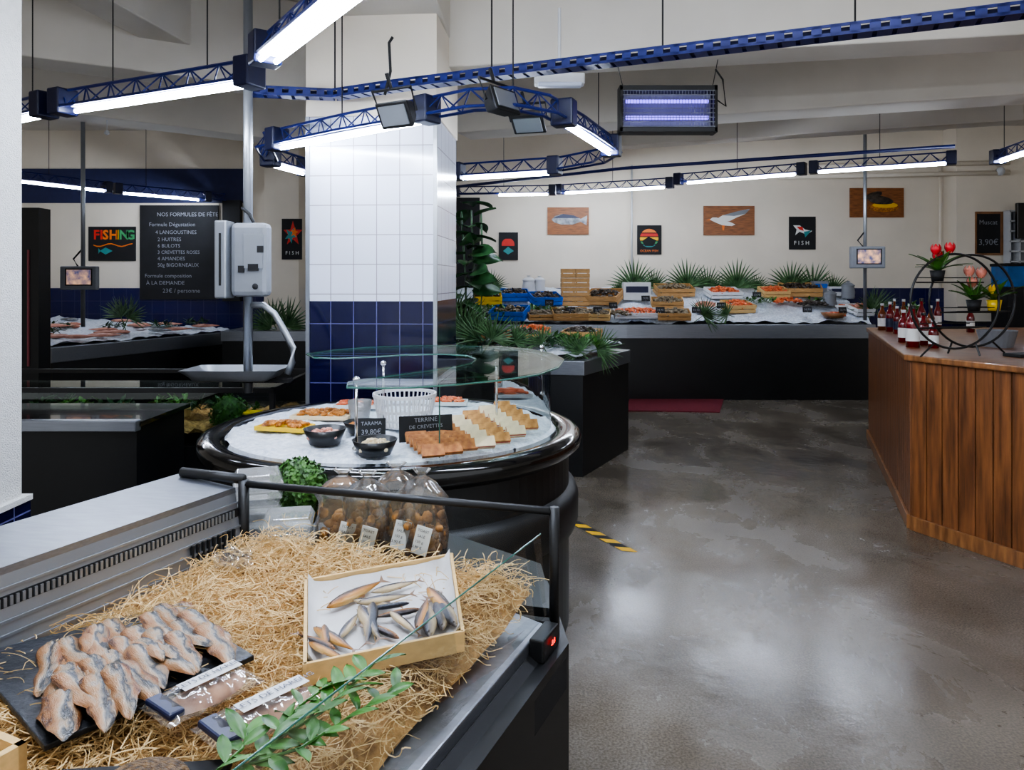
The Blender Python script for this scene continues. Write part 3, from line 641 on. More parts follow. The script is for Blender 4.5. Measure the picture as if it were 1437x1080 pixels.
pack(slope(1150,412),.22,.14,.18,m_grey,m_bluep,'grey plastic bag pack with blue print')
pack(slope(1172,416),.2,.14,.14,m_whitep,m_navy,'white pack with navy print')
def bagB(w,d,h,n=14,seed=0,wr=.12):
    def fn(a,b_):
        q=2*pi*a; t=b_; k=(1-.15*t) if t<.75 else max(.12,(1-(t-.75)*3.4))
        if t>.93: k=.12+(t-.93)*3.5
        if t<.06: k=.85
        r=noise.noise(V((cos(q)*2+seed,sin(q)*2,t*4)))*wr+noise.noise(V((cos(q)*5+seed,sin(q)*5,t*3)))*wr*.6
        return (w/2*k*cos(q)*(1+r),d/2*k*sin(q)*(1+r),h*t)
    return B().grid(fn,n,16)
for u,v,w in ((742,412,.2),(757,410,.18),(1165,430,.18),(1190,420,.2)):
    p=slope(u,v); top('plastic_bag',bagB(w,w*.8,w*1.3,seed=u),m_grey if u>1100 else m_whitep,'crumpled plastic bag of shellfish on ice','bag',M=TR(p),smooth=True)
def bowlB(r,h,t=.006): return B().lathe([(0,0),(r*.7,0),(r,h),(r-t,h),(r*.66,t),(0,t)],24)
for u,v,m_,r,cm,l in ((1170,447,m_countertop,.17,m_shrimp,'brown round dish of small seafood'),(1185,436,m_whitep,.13,m_shrimp,'white round dish of shrimps')):
    p=slope(u,v); top('serving_dish',bowlB(r,.07),m_,l,'dish',M=TR(p),smooth=True,group='dishes on ice'); top('seafood_pile',pileB(r*1.4,r*1.4,.08,40,.025),cm,'small heap of seafood in dish','seafood',M=TR(p+V((0,0,.01))),kind='stuff')
for u,v in ((800,455),(838,447),(925,447),(975,452),(1060,425),(1130,446),(905,430),(860,440),(730,452),(1010,440),(1180,452),(770,436)):
    p=slope(u,v)+V((0,-.08,.03)); b=B().box((0,0,.08),(.12,.006,.08)); t=txt("%d,90"%random.randint(9,38),.04,Matrix.Translation((0,-.006,.08))@WR)
    S('price_tag','small black price tag on stick','price tag',[('card',b,m_chalk),('lettering',t,m_chalkw),('stick',B().cyl((0,0,-.05),(0,0,.05),.004,5),m_whitep)],M=TR(p,U(-.3,.3),-.2),group='price tags on ice')
def clumpB(r,n,L=.1):
    b=B()
    for i in range(n):
        o=leafB(L*U(.6,1.2),L*.35,.3,3); a=U(0,6.3); b.add(o.v,o.f,TR((U(-r,r),U(-r*.6,r*.6),U(0,.05)),a,0,-U(.1,1.2)))
    return b
for u,v,r,n in ((1065,428,.2,50),(1150,428,.15,30),(770,440,.25,70),(710,452,.25,80),(690,440,.2,60)):
    top('leafy_garnish',clumpB(r,n),m_leaf,'leafy green garnish on ice','garnish',M=TR(slope(u,v)+V((0,0,.02))),kind='stuff')
for x,y,r,n in ((-.2,6.45,.25,90),(.2,6.5,.25,90),(.55,6.6,.2,60),(.3,6.9,.3,80),(-.1,6.9,.3,80),(.6,6.3,.15,40)):
    top('leafy_garnish',clumpB(r,n,.12),m_dleaf if n==90 else m_leaf,'leafy green garnish on ice mound','garnish',M=TR((x,y,1.03)),kind='stuff')
for x,y,m1,c,l,cl,rz in ((-.25,6.7,m_wood,m_oyster,'wooden crate of oysters on counter block','oysters in crate',.2),(.2,7.1,m_wood,m_shrimp,'wooden crate of shrimps on counter block','shrimps in crate',-.1),(.1,6.6,m_wood,m_mussel,'wooden crate of mussels on counter block','mussels in crate',-.2),(.65,6.9,m_wood,m_mussel,'wooden crate of clams on counter block','clams in crate',-.4)):
    crate(V((x,y,1.06)),.34,.24,.09,m1,l,c,cl,rz,.1)
# ---------------------------------------------------------------- fish
def fishB(L,hh,ww,n=10):
    b=B(); sec=[(0,.05,.1),(.04,.3,.45),(.12,.62,.8),(.25,.92,1),(.4,1,1),(.55,.88,.9),(.7,.62,.65),(.82,.34,.4),(.9,.2,.25),(.93,.18,.1)]
    vs=[];fs=[]
    for t,a,c in sec:
        for k in range(n):
            q=2*pi*k/n; vs.append((L*t,hh/2*a*cos(q),ww/2*c*sin(q)+ww/2))
    for j in range(len(sec)-1):
        for k in range(n): fs.append((j*n+k,(j+1)*n+k,(j+1)*n+(k+1)%n,j*n+(k+1)%n))
    fs.append(tuple(range(n))); b.add(vs,fs)
    z=ww/2; t=B().add([(L*.91,0,z),(L*1.06,hh*.6,z),(L*.99,0,z+.001),(L*1.06,-hh*.6,z)],[(0,1,2),(0,2,3)])
    fin=B().add([(L*.45,-hh*.45,z),(L*.52,-hh*.68,z),(L*.6,-hh*.36,z)],[(0,1,2)])
    e=B().ell((L*.07,hh*.06,ww*.72),(hh*.07,hh*.07,ww*.12),8)
    return b,t,e,fin
fb,ft,fe,ffn=fishB(.16,.029,.017)
def spr(m,l): return S('smoked_sprat',l,'fish',[('body',fb,m,{'s':True}),('tail',ft,m_tail),('fin',ffn,m_tail),('eye',fe,m_eye)],M=TR((0,0,-5)),group='smoked sprats in crate')
spratA=spr(m_sprat,'small golden smoked sprat lying on paper'); spratB=spr(m_sprat2,'small silvery smoked sprat lying on paper')
fb2=fishB(.42,.11,.05)[0]
fme=[fb2.mesh('fish',m_pinkf,smooth=True),fb2.mesh('fish',m_mack,smooth=True),fb2.mesh('fish',m_salmon,smooth=True)]
for i in range(30):
    a=U(.06,.92);q=U(.1,.8); p=V((-5.2,8.35,0)).lerp(V((-4.15,11.05,0)),a).lerp(V((-7.0,8.5,0)).lerp(V((-6.9,11.38,0)),a),q)
    o=bpy.data.objects.new('whole_fish',fme[random.choice((0,0,1,0))]); COL.objects.link(o); o.matrix_world=TR((p.x,p.y,.9+.17*q),U(-.5,.5)+pi*random.randint(0,1),U(-.2,.2),0)
    setp(o,'fish lying on crushed ice at the counter','fish','fish on ice')
for x,y in ((-4.8,10.2),(-5.6,8.9),(-5.3,9.9),(-4.6,10.8),(-6,9.8)):
    top('leafy_garnish',clumpB(.15,40,.1),m_dleaf,'dark seaweed garnish on ice','garnish',M=TR((x,y,.97)),kind='stuff')
# ---------------------------------------------------------------- left dark cooler, mid-left cases
S('drinks_cooler','tall black cooler with painted pinkish vertical reflections','fridge',[('body',B().bb(-5.35,7.0,0,-4.48,7.18,2.3),m_black),('painted_reflection',B().bb(-4.66,6.985,.8,-4.64,7.0,1.9),m_pinkrefl),('painted_reflection',B().bb(-4.58,6.985,.8,-4.565,7.0,1.9),m_pinkrefl)])  # the pink strips are painted reflections, not lamps
S('serving_counter','low black counter with steel top edge','counter',[('body',B().bb(-4.2,4.0,0,-2.03,4.58,.82),m_black),('top_tray',B().bb(-4.22,3.97,.82,-2.0,4.6,.845),m_blackg),('steel_edge',B().bb(-4.22,3.93,.80,-2.0,3.99,.86),m_steel,{'b':.006})])
gx0,gx1,gy0,gy1=-4.2,-1.5,4.66,5.7
S('glass_case','low glass display case with black frame','display case',[('base',B().bb(gx0,gy0,0,gx1,gy1,.56),m_black),
 ('frame',multi([B().bb(gx0,gy0,.9,gx1,gy0+.03,.93),B().bb(gx1-.03,gy0,.56,gx1,gy0+.03,.93),B().bb(gx0,gy1-.03,.9,gx1,gy1,.93),B().bb(gx1-.03,gy0,.9,gx1,gy1,.93),B().bb(gx1-.03,gy1-.03,.56,gx1,gy1,.93)]),m_blackm),
 ('glass_panel',multi([B().bb(gx0,gy0+.01,.58,gx1-.03,gy0+.016,.9),B().bb(gx1-.02,gy0+.03,.58,gx1-.014,gy1-.03,.9)]),m_glassg),('glass_shelf',B().bb(gx0,gy0+.03,.925,gx1,gy0+.35,.932),m_glassg)])
top('wood_wool',polygrid((gx0+.05,gy0+.06),(gx1-.05,gy0+.06),(gx1-.05,gy1-.06),(gx0+.05,gy1-.06),lambda a,b_:.65,60,30,.06,9),m_strawb,'bed of pale wood wool inside glass case','wood wool',kind='stuff')
for i in range(9):
    x=-1.75-i*.28; y=gy0+.2+.1*(i%3)
    if i%2==0: pack(V((x,y,.68)),.2,.1,.07,m_yelp if i%4==0 else m_pale,m_navy,'small product packet in glass case',rz=U(-.5,.5))
    top('leafy_garnish',clumpB(.12,40,.09),m_dleaf if i%2 else m_leaf,'leafy garnish inside glass case','garnish',M=TR((x-.1,y+.15,.71)),kind='stuff')
topiary(D(322,580,4.85),.12,m_dark,'small round clipped topiary ball in dark pot',600)
px=-1.57;py=4.4
tp_=D(342,524,4.4)
def panfn(a,b_):
    x=(a-.5);y=(b_-.5); ed=max(abs(x),abs(y))*2
    return (x*.56,y*.34*(1-.12*abs(x)),.07*max(0,(ed-.72)/.28))
pb=B().grid(panfn,24,16)
pn=B().add(pb.v,pb.f,Matrix.Translation((tp_.x-.02,tp_.y-.05,tp_.z-.03)))
zA=D(0,312,4.4).z; zB=D(0,418,4.4).z; sx=px+.045
S('hanging_scale','grey hanging fish scale with steel pan on ceiling pole','scale',[('pole',B().cyl((px,py,.94),(px,py,ZC-.005),.027,14),m_steel2,{'s':True}),
 ('scale_head',B().box((sx,4.33,(zA+zB)/2),(.22,.1,zA-zB-.02)),m_grey,{'b':.03,'l':'grey metal scale housing'}),
 ('side_display',B().box((px-.1,4.3,(zA+zB)/2),(.07,.14,zA-zB)),m_steel2,{'b':.01}),
 ('side_display/slot',B().box((px-.1,4.228,(zA+zB)/2),(.012,.004,.3)),m_dark),
 ('scale_head/keypad',B().box((sx+.03,4.275,(zA+zB)/2+.05),(.11,.01,.2)),m_steel2),('scale_head/button',B().box((sx+.07,4.274,(zA+zB)/2+.06),(.035,.012,.04)),m_dark),('scale_head/button',B().box((sx-.04,4.274,zB+.17),(.035,.012,.04)),m_dark),('scale_head/button',B().box((sx+.03,4.272,zB+.18),(.06,.01,.04)),m_dark),('scale_head/button',B().ell((sx+.04,4.275,zB+.07),(.018,.01,.018),10),m_dark),
 ('curved_arm',B().tube([D(352,428,4.4),D(370,428,4.4),D(385,440,4.4),D(398,462,4.4),D(411,488,4.4),D(410,508,4.4),D(403,525,4.38)],.02,12),m_steel2,{'s':True}),
 ('bracket',B().tube([D(340,292,4.38),D(350,300,4.35),D(356,312,4.35)],.01,8),m_dark),
 ('weighing_pan',pn,m_steel2,{'s':True,'l':'shiny stainless steel pan'}),('pan_arm',B().box((tp_.x+.1,tp_.y,tp_.z-.04),(.36,.08,.02)),m_dark)])
def monitor(pc,w,h,d,poletop,polebot):
    c=D(*pc,d)
    parts=[('body',B().box(c,(w,.07,h)),m_grey,{'b':.012}),('screen',B().box(c+V((0.02*w,-.037,.01)),(w*.66,.004,h*.62)),m_screen),('bezel',B().box(c+V((0.02*w,-.034,.01)),(w*.74,.004,h*.72)),m_dark),
     ('pole',B().cyl((c.x,c.y+.06,polebot),(c.x,c.y+.06,poletop),.022,10),m_steel2,{'s':True}),('bracket',B().tube([c+V((-.04,.03,h/2)),c+V((-.1,.05,h/2+.08)),c+V((0,.06,h/2+.2))],.01,6),m_dark)]
    S('scale_monitor','small grey scale display hanging on ceiling pole','monitor',parts,group='hanging scale displays')
monitor((112,390),.4,.26,8.1,ZC-.01,1.1); monitor((1217,361),.44,.28,9.5,ZC-.01,1.1)
# ---------------------------------------------------------------- wooden counter
W0=V((3.66,7.55,0));W1=V((2.60,4.79,0));W2=V((3.35,3.02,0))
def plankface(a,c,z1):
    t=(c-a); L=t.length; t.normalize(); M=Matrix.Translation(a)@Matrix.Rotation(atan2(t.y,t.x),4,'Z')
    b=B(); n=round(L/.105); w=L/n
    for i in range(n): b.box(((i+.5)*w,-.01,z1/2+.0),(w-.006,.02,z1))
    b3=B().box((L/2,-.03,.045),(L,.02,.09))
    for bb in (b,b3): bb.v=[M@p for p in bb.v]
    return b,b3
q1=plankface(W1,W0,1.09); q2=plankface(W1,W2,1.09)
def flip(a,c,bs):
    t=(c-a).normalized(); n=V((-t.y,t.x,0)); 
    for bb in bs:
        bb.v=[p-n*2*(p-a).dot(n) for p in bb.v]; bb.f=[f[::-1] for f in bb.f]
flip(W1,W0,q1)
S('wooden_counter','varnished pine plank bar counter with thick top','counter',[('plank_front',multi([q1[0],q2[0]]),m_counterwood,{'b':.003}),('body',B().prism([(W0.x+.03,W0.y-.01),(W1.x+.04,W1.y),(W2.x+.03,W2.y+.02),(5.38,3.04),(5.38,7.53)],.0,1.09),m_dark),
 ('skirting',multi([q1[1],q2[1]]),m_countertop,{'b':.003}),('worktop',B().prism([(W0.x-.03,W0.y+.03),(W1.x-.06,W1.y),(W2.x-.05,W2.y-.03),(5.42,2.98),(5.42,7.58)],1.09,1.13),m_countertop,{'b':.008})])
def bottle(h,r,mb,lab=m_white,cap=m_whitep):
    body=B().lathe([(0,0),(r,0),(r,h*.55),(r*.9,h*.63),(r*.4,h*.78),(r*.36,h*.93),(0,h*.93)],18)
    return [('body',body,mb,{'s':True}),('paper_label',B().lathe([(r*1.01,h*.15),(r*1.01,h*.45)],18),lab),('cap',B().lathe([(0,h*1.0),(r*.42,h),(r*.42,h*.92),(0,h*.92)],12),cap)]
bl=[(1238,463,.26,.04,m_bottle2,'amber'),(1249,465,.28,.038,m_bottle,'red'),(1259,468,.25,.034,m_bottle,'red'),(1268,463,.3,.036,m_bottle2,'amber'),(1268,480,.25,.04,m_bottle,'red'),(1281,487,.3,.046,m_bottle,'red'),(1277,472,.28,.038,m_bottle,'red'),(1293,468,.32,.038,m_bottle,'red'),(1306,474,.27,.034,m_bottle2,'amber'),(1316,462,.3,.034,m_bottle,'red'),(1255,461,.3,.03,m_bottle2,'amber'),(1362,466,.24,.034,m_bottle,'red'),(1296,484,.24,.04,m_bottle,'red'),(1310,488,.2,.034,m_bottle,'red')]
for u,v,h,r,m_,cn in bl:
    S('bottle','small %s glass bottle with paper label'%cn,'bottle',bottle(h,r,m_,m_navy if u%2 and u<1280 else m_white,m_blackg if u%3==0 else m_whitep),M=TR(P(u,v,1.13)),group='bottles on the wooden counter')
rc=P(1340,499,1.13); 
parts=[]
rn=.3; T0=Matrix.Translation((rc.x,rc.y,1.13+.345))@Matrix.Rotation(.1,4,'Z')
def rs(x,yy,zz): return T0@V((x+yy*1.75,yy,zz))
for yy in (0,.12):
    parts.append(('ring',B().tube([rs(rn*cos(2*pi*i/48),yy,rn*sin(2*pi*i/48)) for i in range(49)],.0075,8,False),m_blackm,{'s':True}))
for zz,x0,x1 in ((.12,-.26,.08),(-.07,-.1,.27),(-.17,-.24,.1)):
    sh=B()
    for yy in (0,.12): sh.tube([rs(x0,yy,zz),rs(x1,yy,zz)],.005,6); sh.tube([rs(x0,yy,zz+.03),rs(x1,yy,zz+.03)],.003,6)
    for i in range(20): x=x0+(x1-x0)*i/19; sh.tube([rs(x,0,zz),rs(x,.12,zz)],.0035,5)
    parts.append(('shelf',sh,m_blackm))
for x in (-.2,.2):
    for yy,oy in ((0,-.03),(.12,.15)):
        parts.append(('leg',B().tube([rs(x*.7,yy,-.265),rs(x,oy,-.345)],.006,6),m_blackm))
S('ring_shelf','round black wire shelf stand made of two rings','shelf stand',parts)
def tulipB(c,k=1.15):
    b=B()
    for j in range(6):
        a=j*pi/3; R_=.9 if j%2 else 1.0
        def fn(u_,v_):
            w=(u_-.5)*1.25*sin(pi*min(1,v_*.85+.12)); rr=(.008+.02*sin(pi*min(1,v_*.8+.05)))*R_*k
            return (c[0]+rr*cos(a+w),c[1]+rr*sin(a+w),c[2]+.062*k*v_)
        b.grid(fn,4,6)
    return b
def tulips(p,fl,m_f,potm,label,r=.045,h=.07):
    st=B();lf=B();parts=[('pot',B().lathe([(0,0),(r*.75,0),(r,h),(r*.9,h),(r*.85,h*.9),(0,h*.9)],18),potm,{'s':True})]
    for dx,dy,hh in fl:
        st.tube([(0,0,h*.8),(dx*.5,dy*.5,hh*.6),(dx,dy,hh)],.004,6)
        parts.append(('flower',tulipB((dx,dy,hh)),m_f,{'s':True}))
    for i in range(13):
        o=leafB(U(.13,.19),.045,.4,6); lf.add(o.v,o.f,TR((0,0,h*.85),i*.7,0,-U(.6,1.3)))
    parts+= [('stem',st,m_leaf),('leaves',lf,m_leaf,{'s':True})]
    S('potted_tulips',label,'flowers',parts,M=TR(p),group='tulip pots')
tulips(rs(-.18,.06,.127),[(-.01,0,.17),(.08,.0,.18),(.03,.05,.13)],m_tulipr,m_dark,'red tulips in a small black pot')
tulips(rs(.07,.06,-.063),[(-.03,0,.22),(.06,.02,.21),(.02,.05,.15)],m_tulipp,m_dark,'pink tulips in a small dark pot')
tulips(rs(.21,.06,-.063),[(0,0,.1)],m_yellow,m_yelp,'small plant in a yellow pot')
pt=P(1412,488,1.13)+V((0,.1,0)); top('mesh_basket',B().lathe([(0,0),(.1,0),(.13,.12),(.126,.12),(.096,.004),(0,.004)],24),m_grey,'grey wire mesh basket on wooden counter','basket',M=TR(pt))
top('leather_folder',B().box(P(1425,500,1.131)+V((.05,0,0.01)),(.2,.12,.02),.3),m_dark,'dark flat folder on counter','folder',bevel=.004)
c_=clumpB(.04,40,.13)
S('flower_vase','small flower bunch in a white vase','flowers',[('vase',B().lathe([(0,0),(.03,0),(.04,.05),(.02,.12),(.025,.14)],14),m_whitep,{'s':True}),('leaves',B().add(c_.v,c_.f,Matrix.Translation((0,0,.14))),m_leaf)],M=TR(P(1272,464,1.13)+V((.1,.1,0))))
# ---------------------------------------------------------------- floor items
top('floor_mat',B().prism([tuple(P(u,v,0)[:2]) for u,v in ((884,556),(1016,559),(1010,579),(880,577))],.0,.012),m_redmat,'dark red rubber-backed floor mat','mat')
a=P(803,731,0);c=P(884,774,0); t=(c-a);L=t.length;t.normalize();s=V((-t.y,t.x,0))*.035
tb=B(); n=8
for i in range(n):
    tb.mi=i%2; p=a+t*L*i/n; q=a+t*L*(i+1)/n; k=t*.03
    tb.poly([p-s-k+V((0,0,.003)),q-s-k+V((0,0,.003)),q+s+k+V((0,0,.003)),p+s+k+V((0,0,.003))])
top('hazard_tape',tb,[m_dark,m_yellow],'yellow and black hazard tape on floor','tape')
# ---------------------------------------------------------------- round counter
RC=V((-.566,3.6,0))
S('round_display_counter','round black display counter with glossy rim','counter',[
 ('drum',B().lathe([(0,0),(.84,0),(.84,.86),(0,.86)],96,RC),m_black),
 ('ledge',B().lathe([(.84,.44),(.872,.46),(.885,.50),(.885,.60),(.872,.635),(.84,.65)],96,RC),m_blackm,{'s':True}),
 ('rim',B().lathe([(.80,.80),(.86,.81),(.895,.84),(.9,.87),(.89,.895),(.86,.905),(.78,.905),(.77,.89),(.77,.86)],96,RC),m_blackg,{'s':True})])
def icedisc():
    def fn(a,b_):
        r=.775*b_; q=2*pi*a; x=RC.x+r*cos(q);y=RC.y+r*sin(q)
        return (x,y,.905+.02*noise.noise(V((x*7,y*7,0)))+.012*noise.noise(V((x*20,y*20,0)))-(.01 if b_>.97 else 0))
    return B().grid(fn,120,36)
top('crushed_ice',icedisc(),m_ice,'round bed of crushed ice','ice',kind='stuff',smooth=True)
zg=1.22
outer=[(430,497),(470,491),(520,487),(580,485),(640,485),(700,487),(745,491),(775,497),(791,505),(783,516),(755,526),(700,534),(640,540),(580,544),(530,545),(487,544)]
inner=[(488,538),(520,532),(560,526),(600,521),(640,515),(662,510),(668,504),(655,499),(620,497),(570,498),(520,501),(475,503),(440,502)]
sp=[P(u,v,zg)[:2] for u,v in outer+inner]
shelf=B().prism([tuple(x) for x in sp],zg,zg+.008)
edge=B().tube([P(u,v,zg+.004) for u,v in outer+inner+outer[:1]],.0035,5,False)
cg=B().lathe([(.755,.91),(.755,zg-.004)],60,RC,radians(-68),radians(52))
cge=B().tube([(RC.x+.752*cos(radians(a_)),RC.y+.752*sin(radians(a_)),zg-.004) for a_ in range(-68,53,3)],.003,5).tube([(RC.x+.752*cos(radians(-68)),RC.y+.752*sin(radians(-68)),.91),(RC.x+.752*cos(radians(-68)),RC.y+.752*sin(radians(-68)),zg)],.003,5)
parts=[('glass_shelf',shelf,m_glassg),('glass_edge',edge,m_gedge),('curved_glass',cg,m_glass,{'s':True}),('curved_glass/glass_rim',cge,m_gedge)]
for u,v in ((500,641),(538,600),(697,600),(457,535),(760,560)):
    p=P(u,v,.9)
    pp=B().cyl((p.x,p.y,.9),(p.x,p.y,zg),.006,10); pp.ell((p.x,p.y,.93),(.018,.018,.018),12); pp.ell((p.x,p.y,zg-.01),(.016,.016,.012),12)
    parts.append(('post',pp,m_chrome,{'s':True}))
S('glass_guard','curved glass sneeze guard with glass shelf and chrome posts','glass guard',parts)
zi=.915
def bowl2(u,v,r,h,mb,mc,lab,cl):
    p=P(u,v,zi); top('serving_bowl',bowlB(r,h),mb,lab,'bowl',M=TR(p),smooth=True,group='bowls on ice'); 
    top('salad_filling',pileB(r*1.35,r*1.35,h*.75,70,.014,.7),mc,cl,'food',M=TR(p+V((0,0,h*.2))),kind='stuff')
bowl2(456,622,.09,.065,m_blackbowl,m_pinkf,'round black bowl of fish salad','creamy fish salad')
bowl2(526,637,.09,.06,m_blackbowl,m_cream2,'round black bowl of spread','pale creamy spread')
bowl2(508,606,.085,.05,m_blackbowl,m_fried,'round black bowl of fried bites','fried golden bites')
def tray(u,v,w,d,mt,mc,lab,cl,rz=0,n=90,r=.014):
    p=P(u,v,zi); M=TR(p,rz)
    b=B().box((0,0,.004),(w,d,.008)); 
    for sg in (-1,1): b.box((0,sg*d/2,.01),(w,.008,.02)); b.box((sg*w/2,0,.01),(.008,d,.02))
    top('serving_tray',b,mt,lab,'tray',M=M,group='trays on ice',bevel=.002)
    top('tray_food',pileB(w*.9,d*.9,.035,n,r,.6),mc,cl,'food',M=M@Matrix.Translation((0,0,.006)),kind='stuff')
tray(400,602,.24,.12,m_yelp,m_fried,'yellow edged tray of fried mussels','fried mussels on tray',-.25)
tray(455,585,.29,.17,m_cream2,m_fried,'cream tray of fried prawns','fried prawns on tray',-.1)
tray(500,571,.22,.12,m_whitep,m_salmon,'white tray of salmon bites','salmon bites on tray',0)
tray(630,567,.2,.12,m_whitep,m_salmon,'white tray of orange prawns','orange prawns on tray',0)
pbk=P(568,596,zi); bk=B()
bk.lathe([(0,0),(.12,0),(.12,.006),(0,.006)],28); bk.lathe([(.142,.14),(.152,.14),(.152,.155),(.142,.155),(.142,.14)],28); bk.lathe([(.13,.07),(.135,.07),(.135,.082),(.13,.082)],28); bk.lathe([(.125,.03),(.13,.03),(.13,.04),(.125,.04)],28)
for i in range(40):
    q=2*pi*i/40; bk.cyl((.12*cos(q),.12*sin(q),.003),(.146*cos(q),.146*sin(q),.145),.004,4)
top('plastic_basket',bk,m_whitep,'round white plastic lattice basket','basket',M=TR(pbk))
top('plastic_tub',B().lathe([(0,0),(.045,0),(.06,.1),(.057,.1),(.042,.003),(0,.003)],20),m_plast,'clear plastic tub beside basket','tub',M=TR(P(505,590,zi)),smooth=True)
def slice_thing(name,label,mats,grp,d=.075,h=.05):
    ps=[]
    for k,(m_,x,t) in enumerate(mats): 
        ps.append(('layer',B().box((x+t/2,0,h/2),(t,d,h)),m_,{'b':.002}))
    return S(name,label,'food',ps,M=TR((0,0,-5)),group=grp)
brown=slice_thing('terrine_slice','brown rectangular terrine slice with golden crust',[(m_bread,0,.006),(m_crust,.006,.012)],'terrine slices',.09,.05)
sandA=slice_thing('sandwich_slice','toasted bread sandwich slice with white filling',[(m_cream2,0,.012),(m_pinkfill,.012,.007),(m_bread,.019,.008)],'layered sandwich slices',.085,.045)
sandB=slice_thing('sandwich_slice','white bread sandwich slice with pink filling',[(m_bread,0,.006),(m_cream2,.006,.01),(m_pinkfill,.016,.008),(m_cream2,.024,.005)],'layered sandwich slices',.085,.045)
for (u0,v0,u1,v1,T_,n) in ((585,622,608,642,brown,5),(602,612,634,638,brown,6),(620,606,655,633,brown,6),(640,598,680,630,sandB,5),(662,590,702,624,sandA,6),(684,583,724,614,sandB,6),(705,576,742,604,sandA,5)):
    a=P(u0,v0,zi+.005);c=P(u1,v1,zi+.005); dr=(c-a).normalized(); rz=atan2(dr.y,dr.x)
    for i in range(n):
        dupe(T_,TR(a.lerp(c,i/(n-1)),rz,0,-.75+U(-.1,.1)))
def sign(u,v,w,h,lines,rz=0,z=zi):
    p=P(u,v,z); parts=[('card',B().box((0,0,h/2),(w,.006,h)),m_chalk)]
    for s,sz,f in lines: parts.append(('chalk_lettering',txt(s,sz,Matrix.Translation((0,-.005,h*f))@WR@Matrix.Rotation(.03,4,'Z')),m_chalkw))
    S('price_sign','black slate price sign with white handwriting','sign',parts,M=TR(p,rz,-.15),group='slate price signs')
sign(521,620,.12,.10,[("TARAMA",.022,.78),("39,80€",.03,.42)],.1)
sign(598,619,.23,.11,[("TERRINE",.026,.83),("DE CREVETTES",.022,.57),("35,80€/kg",.022,.3)],.25)
# ---------------------------------------------------------------- foreground case
Ld=V((-.40,-.917,0)).normalized()
A0=V((-.74,1.98,0)); Bk0=V((-.93,2.06,0)); C0=V((.077,1.73,0)); 
ER=V((.10,1.745,0)); EL=V((-.72,1.985,0))
def al(p,t): return p+Ld*t
XL=1.45
def pz(p,z): return V((p.x,p.y,z))
ht=B(); ht.add([pz(A0,1.05),pz(al(A0,XL),1.05),pz(al(Bk0,XL),1.065),pz(Bk0,1.065),pz(A0,1.035),pz(al(A0,XL),1.035),pz(al(Bk0,XL),1.03),pz(Bk0,1.03)],[(0,3,2,1),(4,5,6,7),(0,1,5,4),(1,2,6,5),(2,3,7,6),(3,0,4,7)])
nrm=V((-Ld.y,Ld.x,0))
if nrm.x<0: nrm=-nrm
face=B(); face.add([pz(A0,1.035),pz(al(A0,XL),1.035),pz(al(A0,XL)+nrm*.03,.86),pz(A0+nrm*.03,.86)],[(0,3,2,1)])
gri=B(); n=int(XL/.012)
for i in range(n):
    p=al(A0+nrm*.012,.02+i*.012); gri.box((p.x,p.y,.985),(.006,.004,.018),atan2(Ld.y,Ld.x))
slot=B(); q=al(A0+nrm*.0085,XL/2); slot.box((q.x,q.y,.985),(XL,.004,.022),atan2(Ld.y,Ld.x))
rb=B()
for k,zz in enumerate((.925,.9,.95,.875,1.01)):
    q=al(A0+nrm*(.03-(zz-.86)*.17+.003),XL/2); rb.box((q.x,q.y,zz),(XL,.004,.005),atan2(Ld.y,Ld.x))
vb=B()
for k in range(9):
    q=al(A0+nrm*.0225,.03+.017*k); 
    vb.box((q.x,q.y,.925),(.005,.008,.05),atan2(Ld.y,Ld.x))
bbody=B().prism([tuple(x[:2]) for x in (Bk0+V((0,.3,0)),V((.10,2.08,0)),C0+V((.055,-.01,0)),al(C0,XL)+V((.055,-.02,0)),al(Bk0,XL))],.0,.76)
hback=B().prism([tuple(x[:2]) for x in (Bk0,A0-nrm*.004,al(A0,XL)-nrm*.004,al(Bk0,XL))],.76,1.03)
rimw=.085
Ci=C0-nrm*rimw
rim=B(); rim.add([pz(C0,.80),pz(al(C0,XL),.80),pz(al(Ci,XL),.815),pz(Ci,.815),pz(C0,.755),pz(al(C0,XL),.755),pz(al(Ci,XL),.755),pz(Ci,.755)],[(0,3,2,1),(4,5,6,7),(0,1,5,4),(1,2,6,5),(2,3,7,6),(3,0,4,7)])
Co=C0+nrm*.055
bump=B(); bump.add([pz(C0,.775),pz(al(C0,XL),.775),pz(al(Co,XL),.74),pz(Co,.74),pz(C0,.70),pz(al(C0,XL),.70),pz(al(Co,XL),.66),pz(Co,.66)],[(0,1,2,3),(7,6,5,4),(4,5,1,0),(5,6,2,1),(6,7,3,2),(7,4,0,3)])
zt=1.058
fr=B(); 
fr.tube([pz(EL,zt),pz(ER,zt)],.010,8); fr.tube([pz(ER,.76),pz(ER,zt+.01)],.012,8); fr.tube([pz(EL,.76),pz(EL,zt+.01)],.015,8); fr.tube([pz(EL,1.07),pz(Bk0+V((.02,-.02,0)),1.075)],.014,8)
rimend=B().tube([pz(ER,.79),pz(EL,.79)],.015,8)
gl=B().add([pz(EL,.8),pz(ER,.8),pz(ER,zt),pz(EL,zt)],[(0,1,2,3)])
s0=pz(ER-nrm*.02,.81);s1=pz(al(ER,XL)-nrm*.04,.81);s2=pz(al(ER,XL)-nrm*.09,1.0);s3=pz(ER-nrm*.035,1.0)
gl2=B().add([s0,s1,s2,s3],[(0,1,2,3)]); gl2e=B().tube([s3,s2],.0016,6)
ledp=al(C0,.06)+V((.02,0,0)); ctl=B(); ctl.box((ledp.x+.0,ledp.y,.785),(.10,.035,.05),atan2(Ld.y,Ld.x))
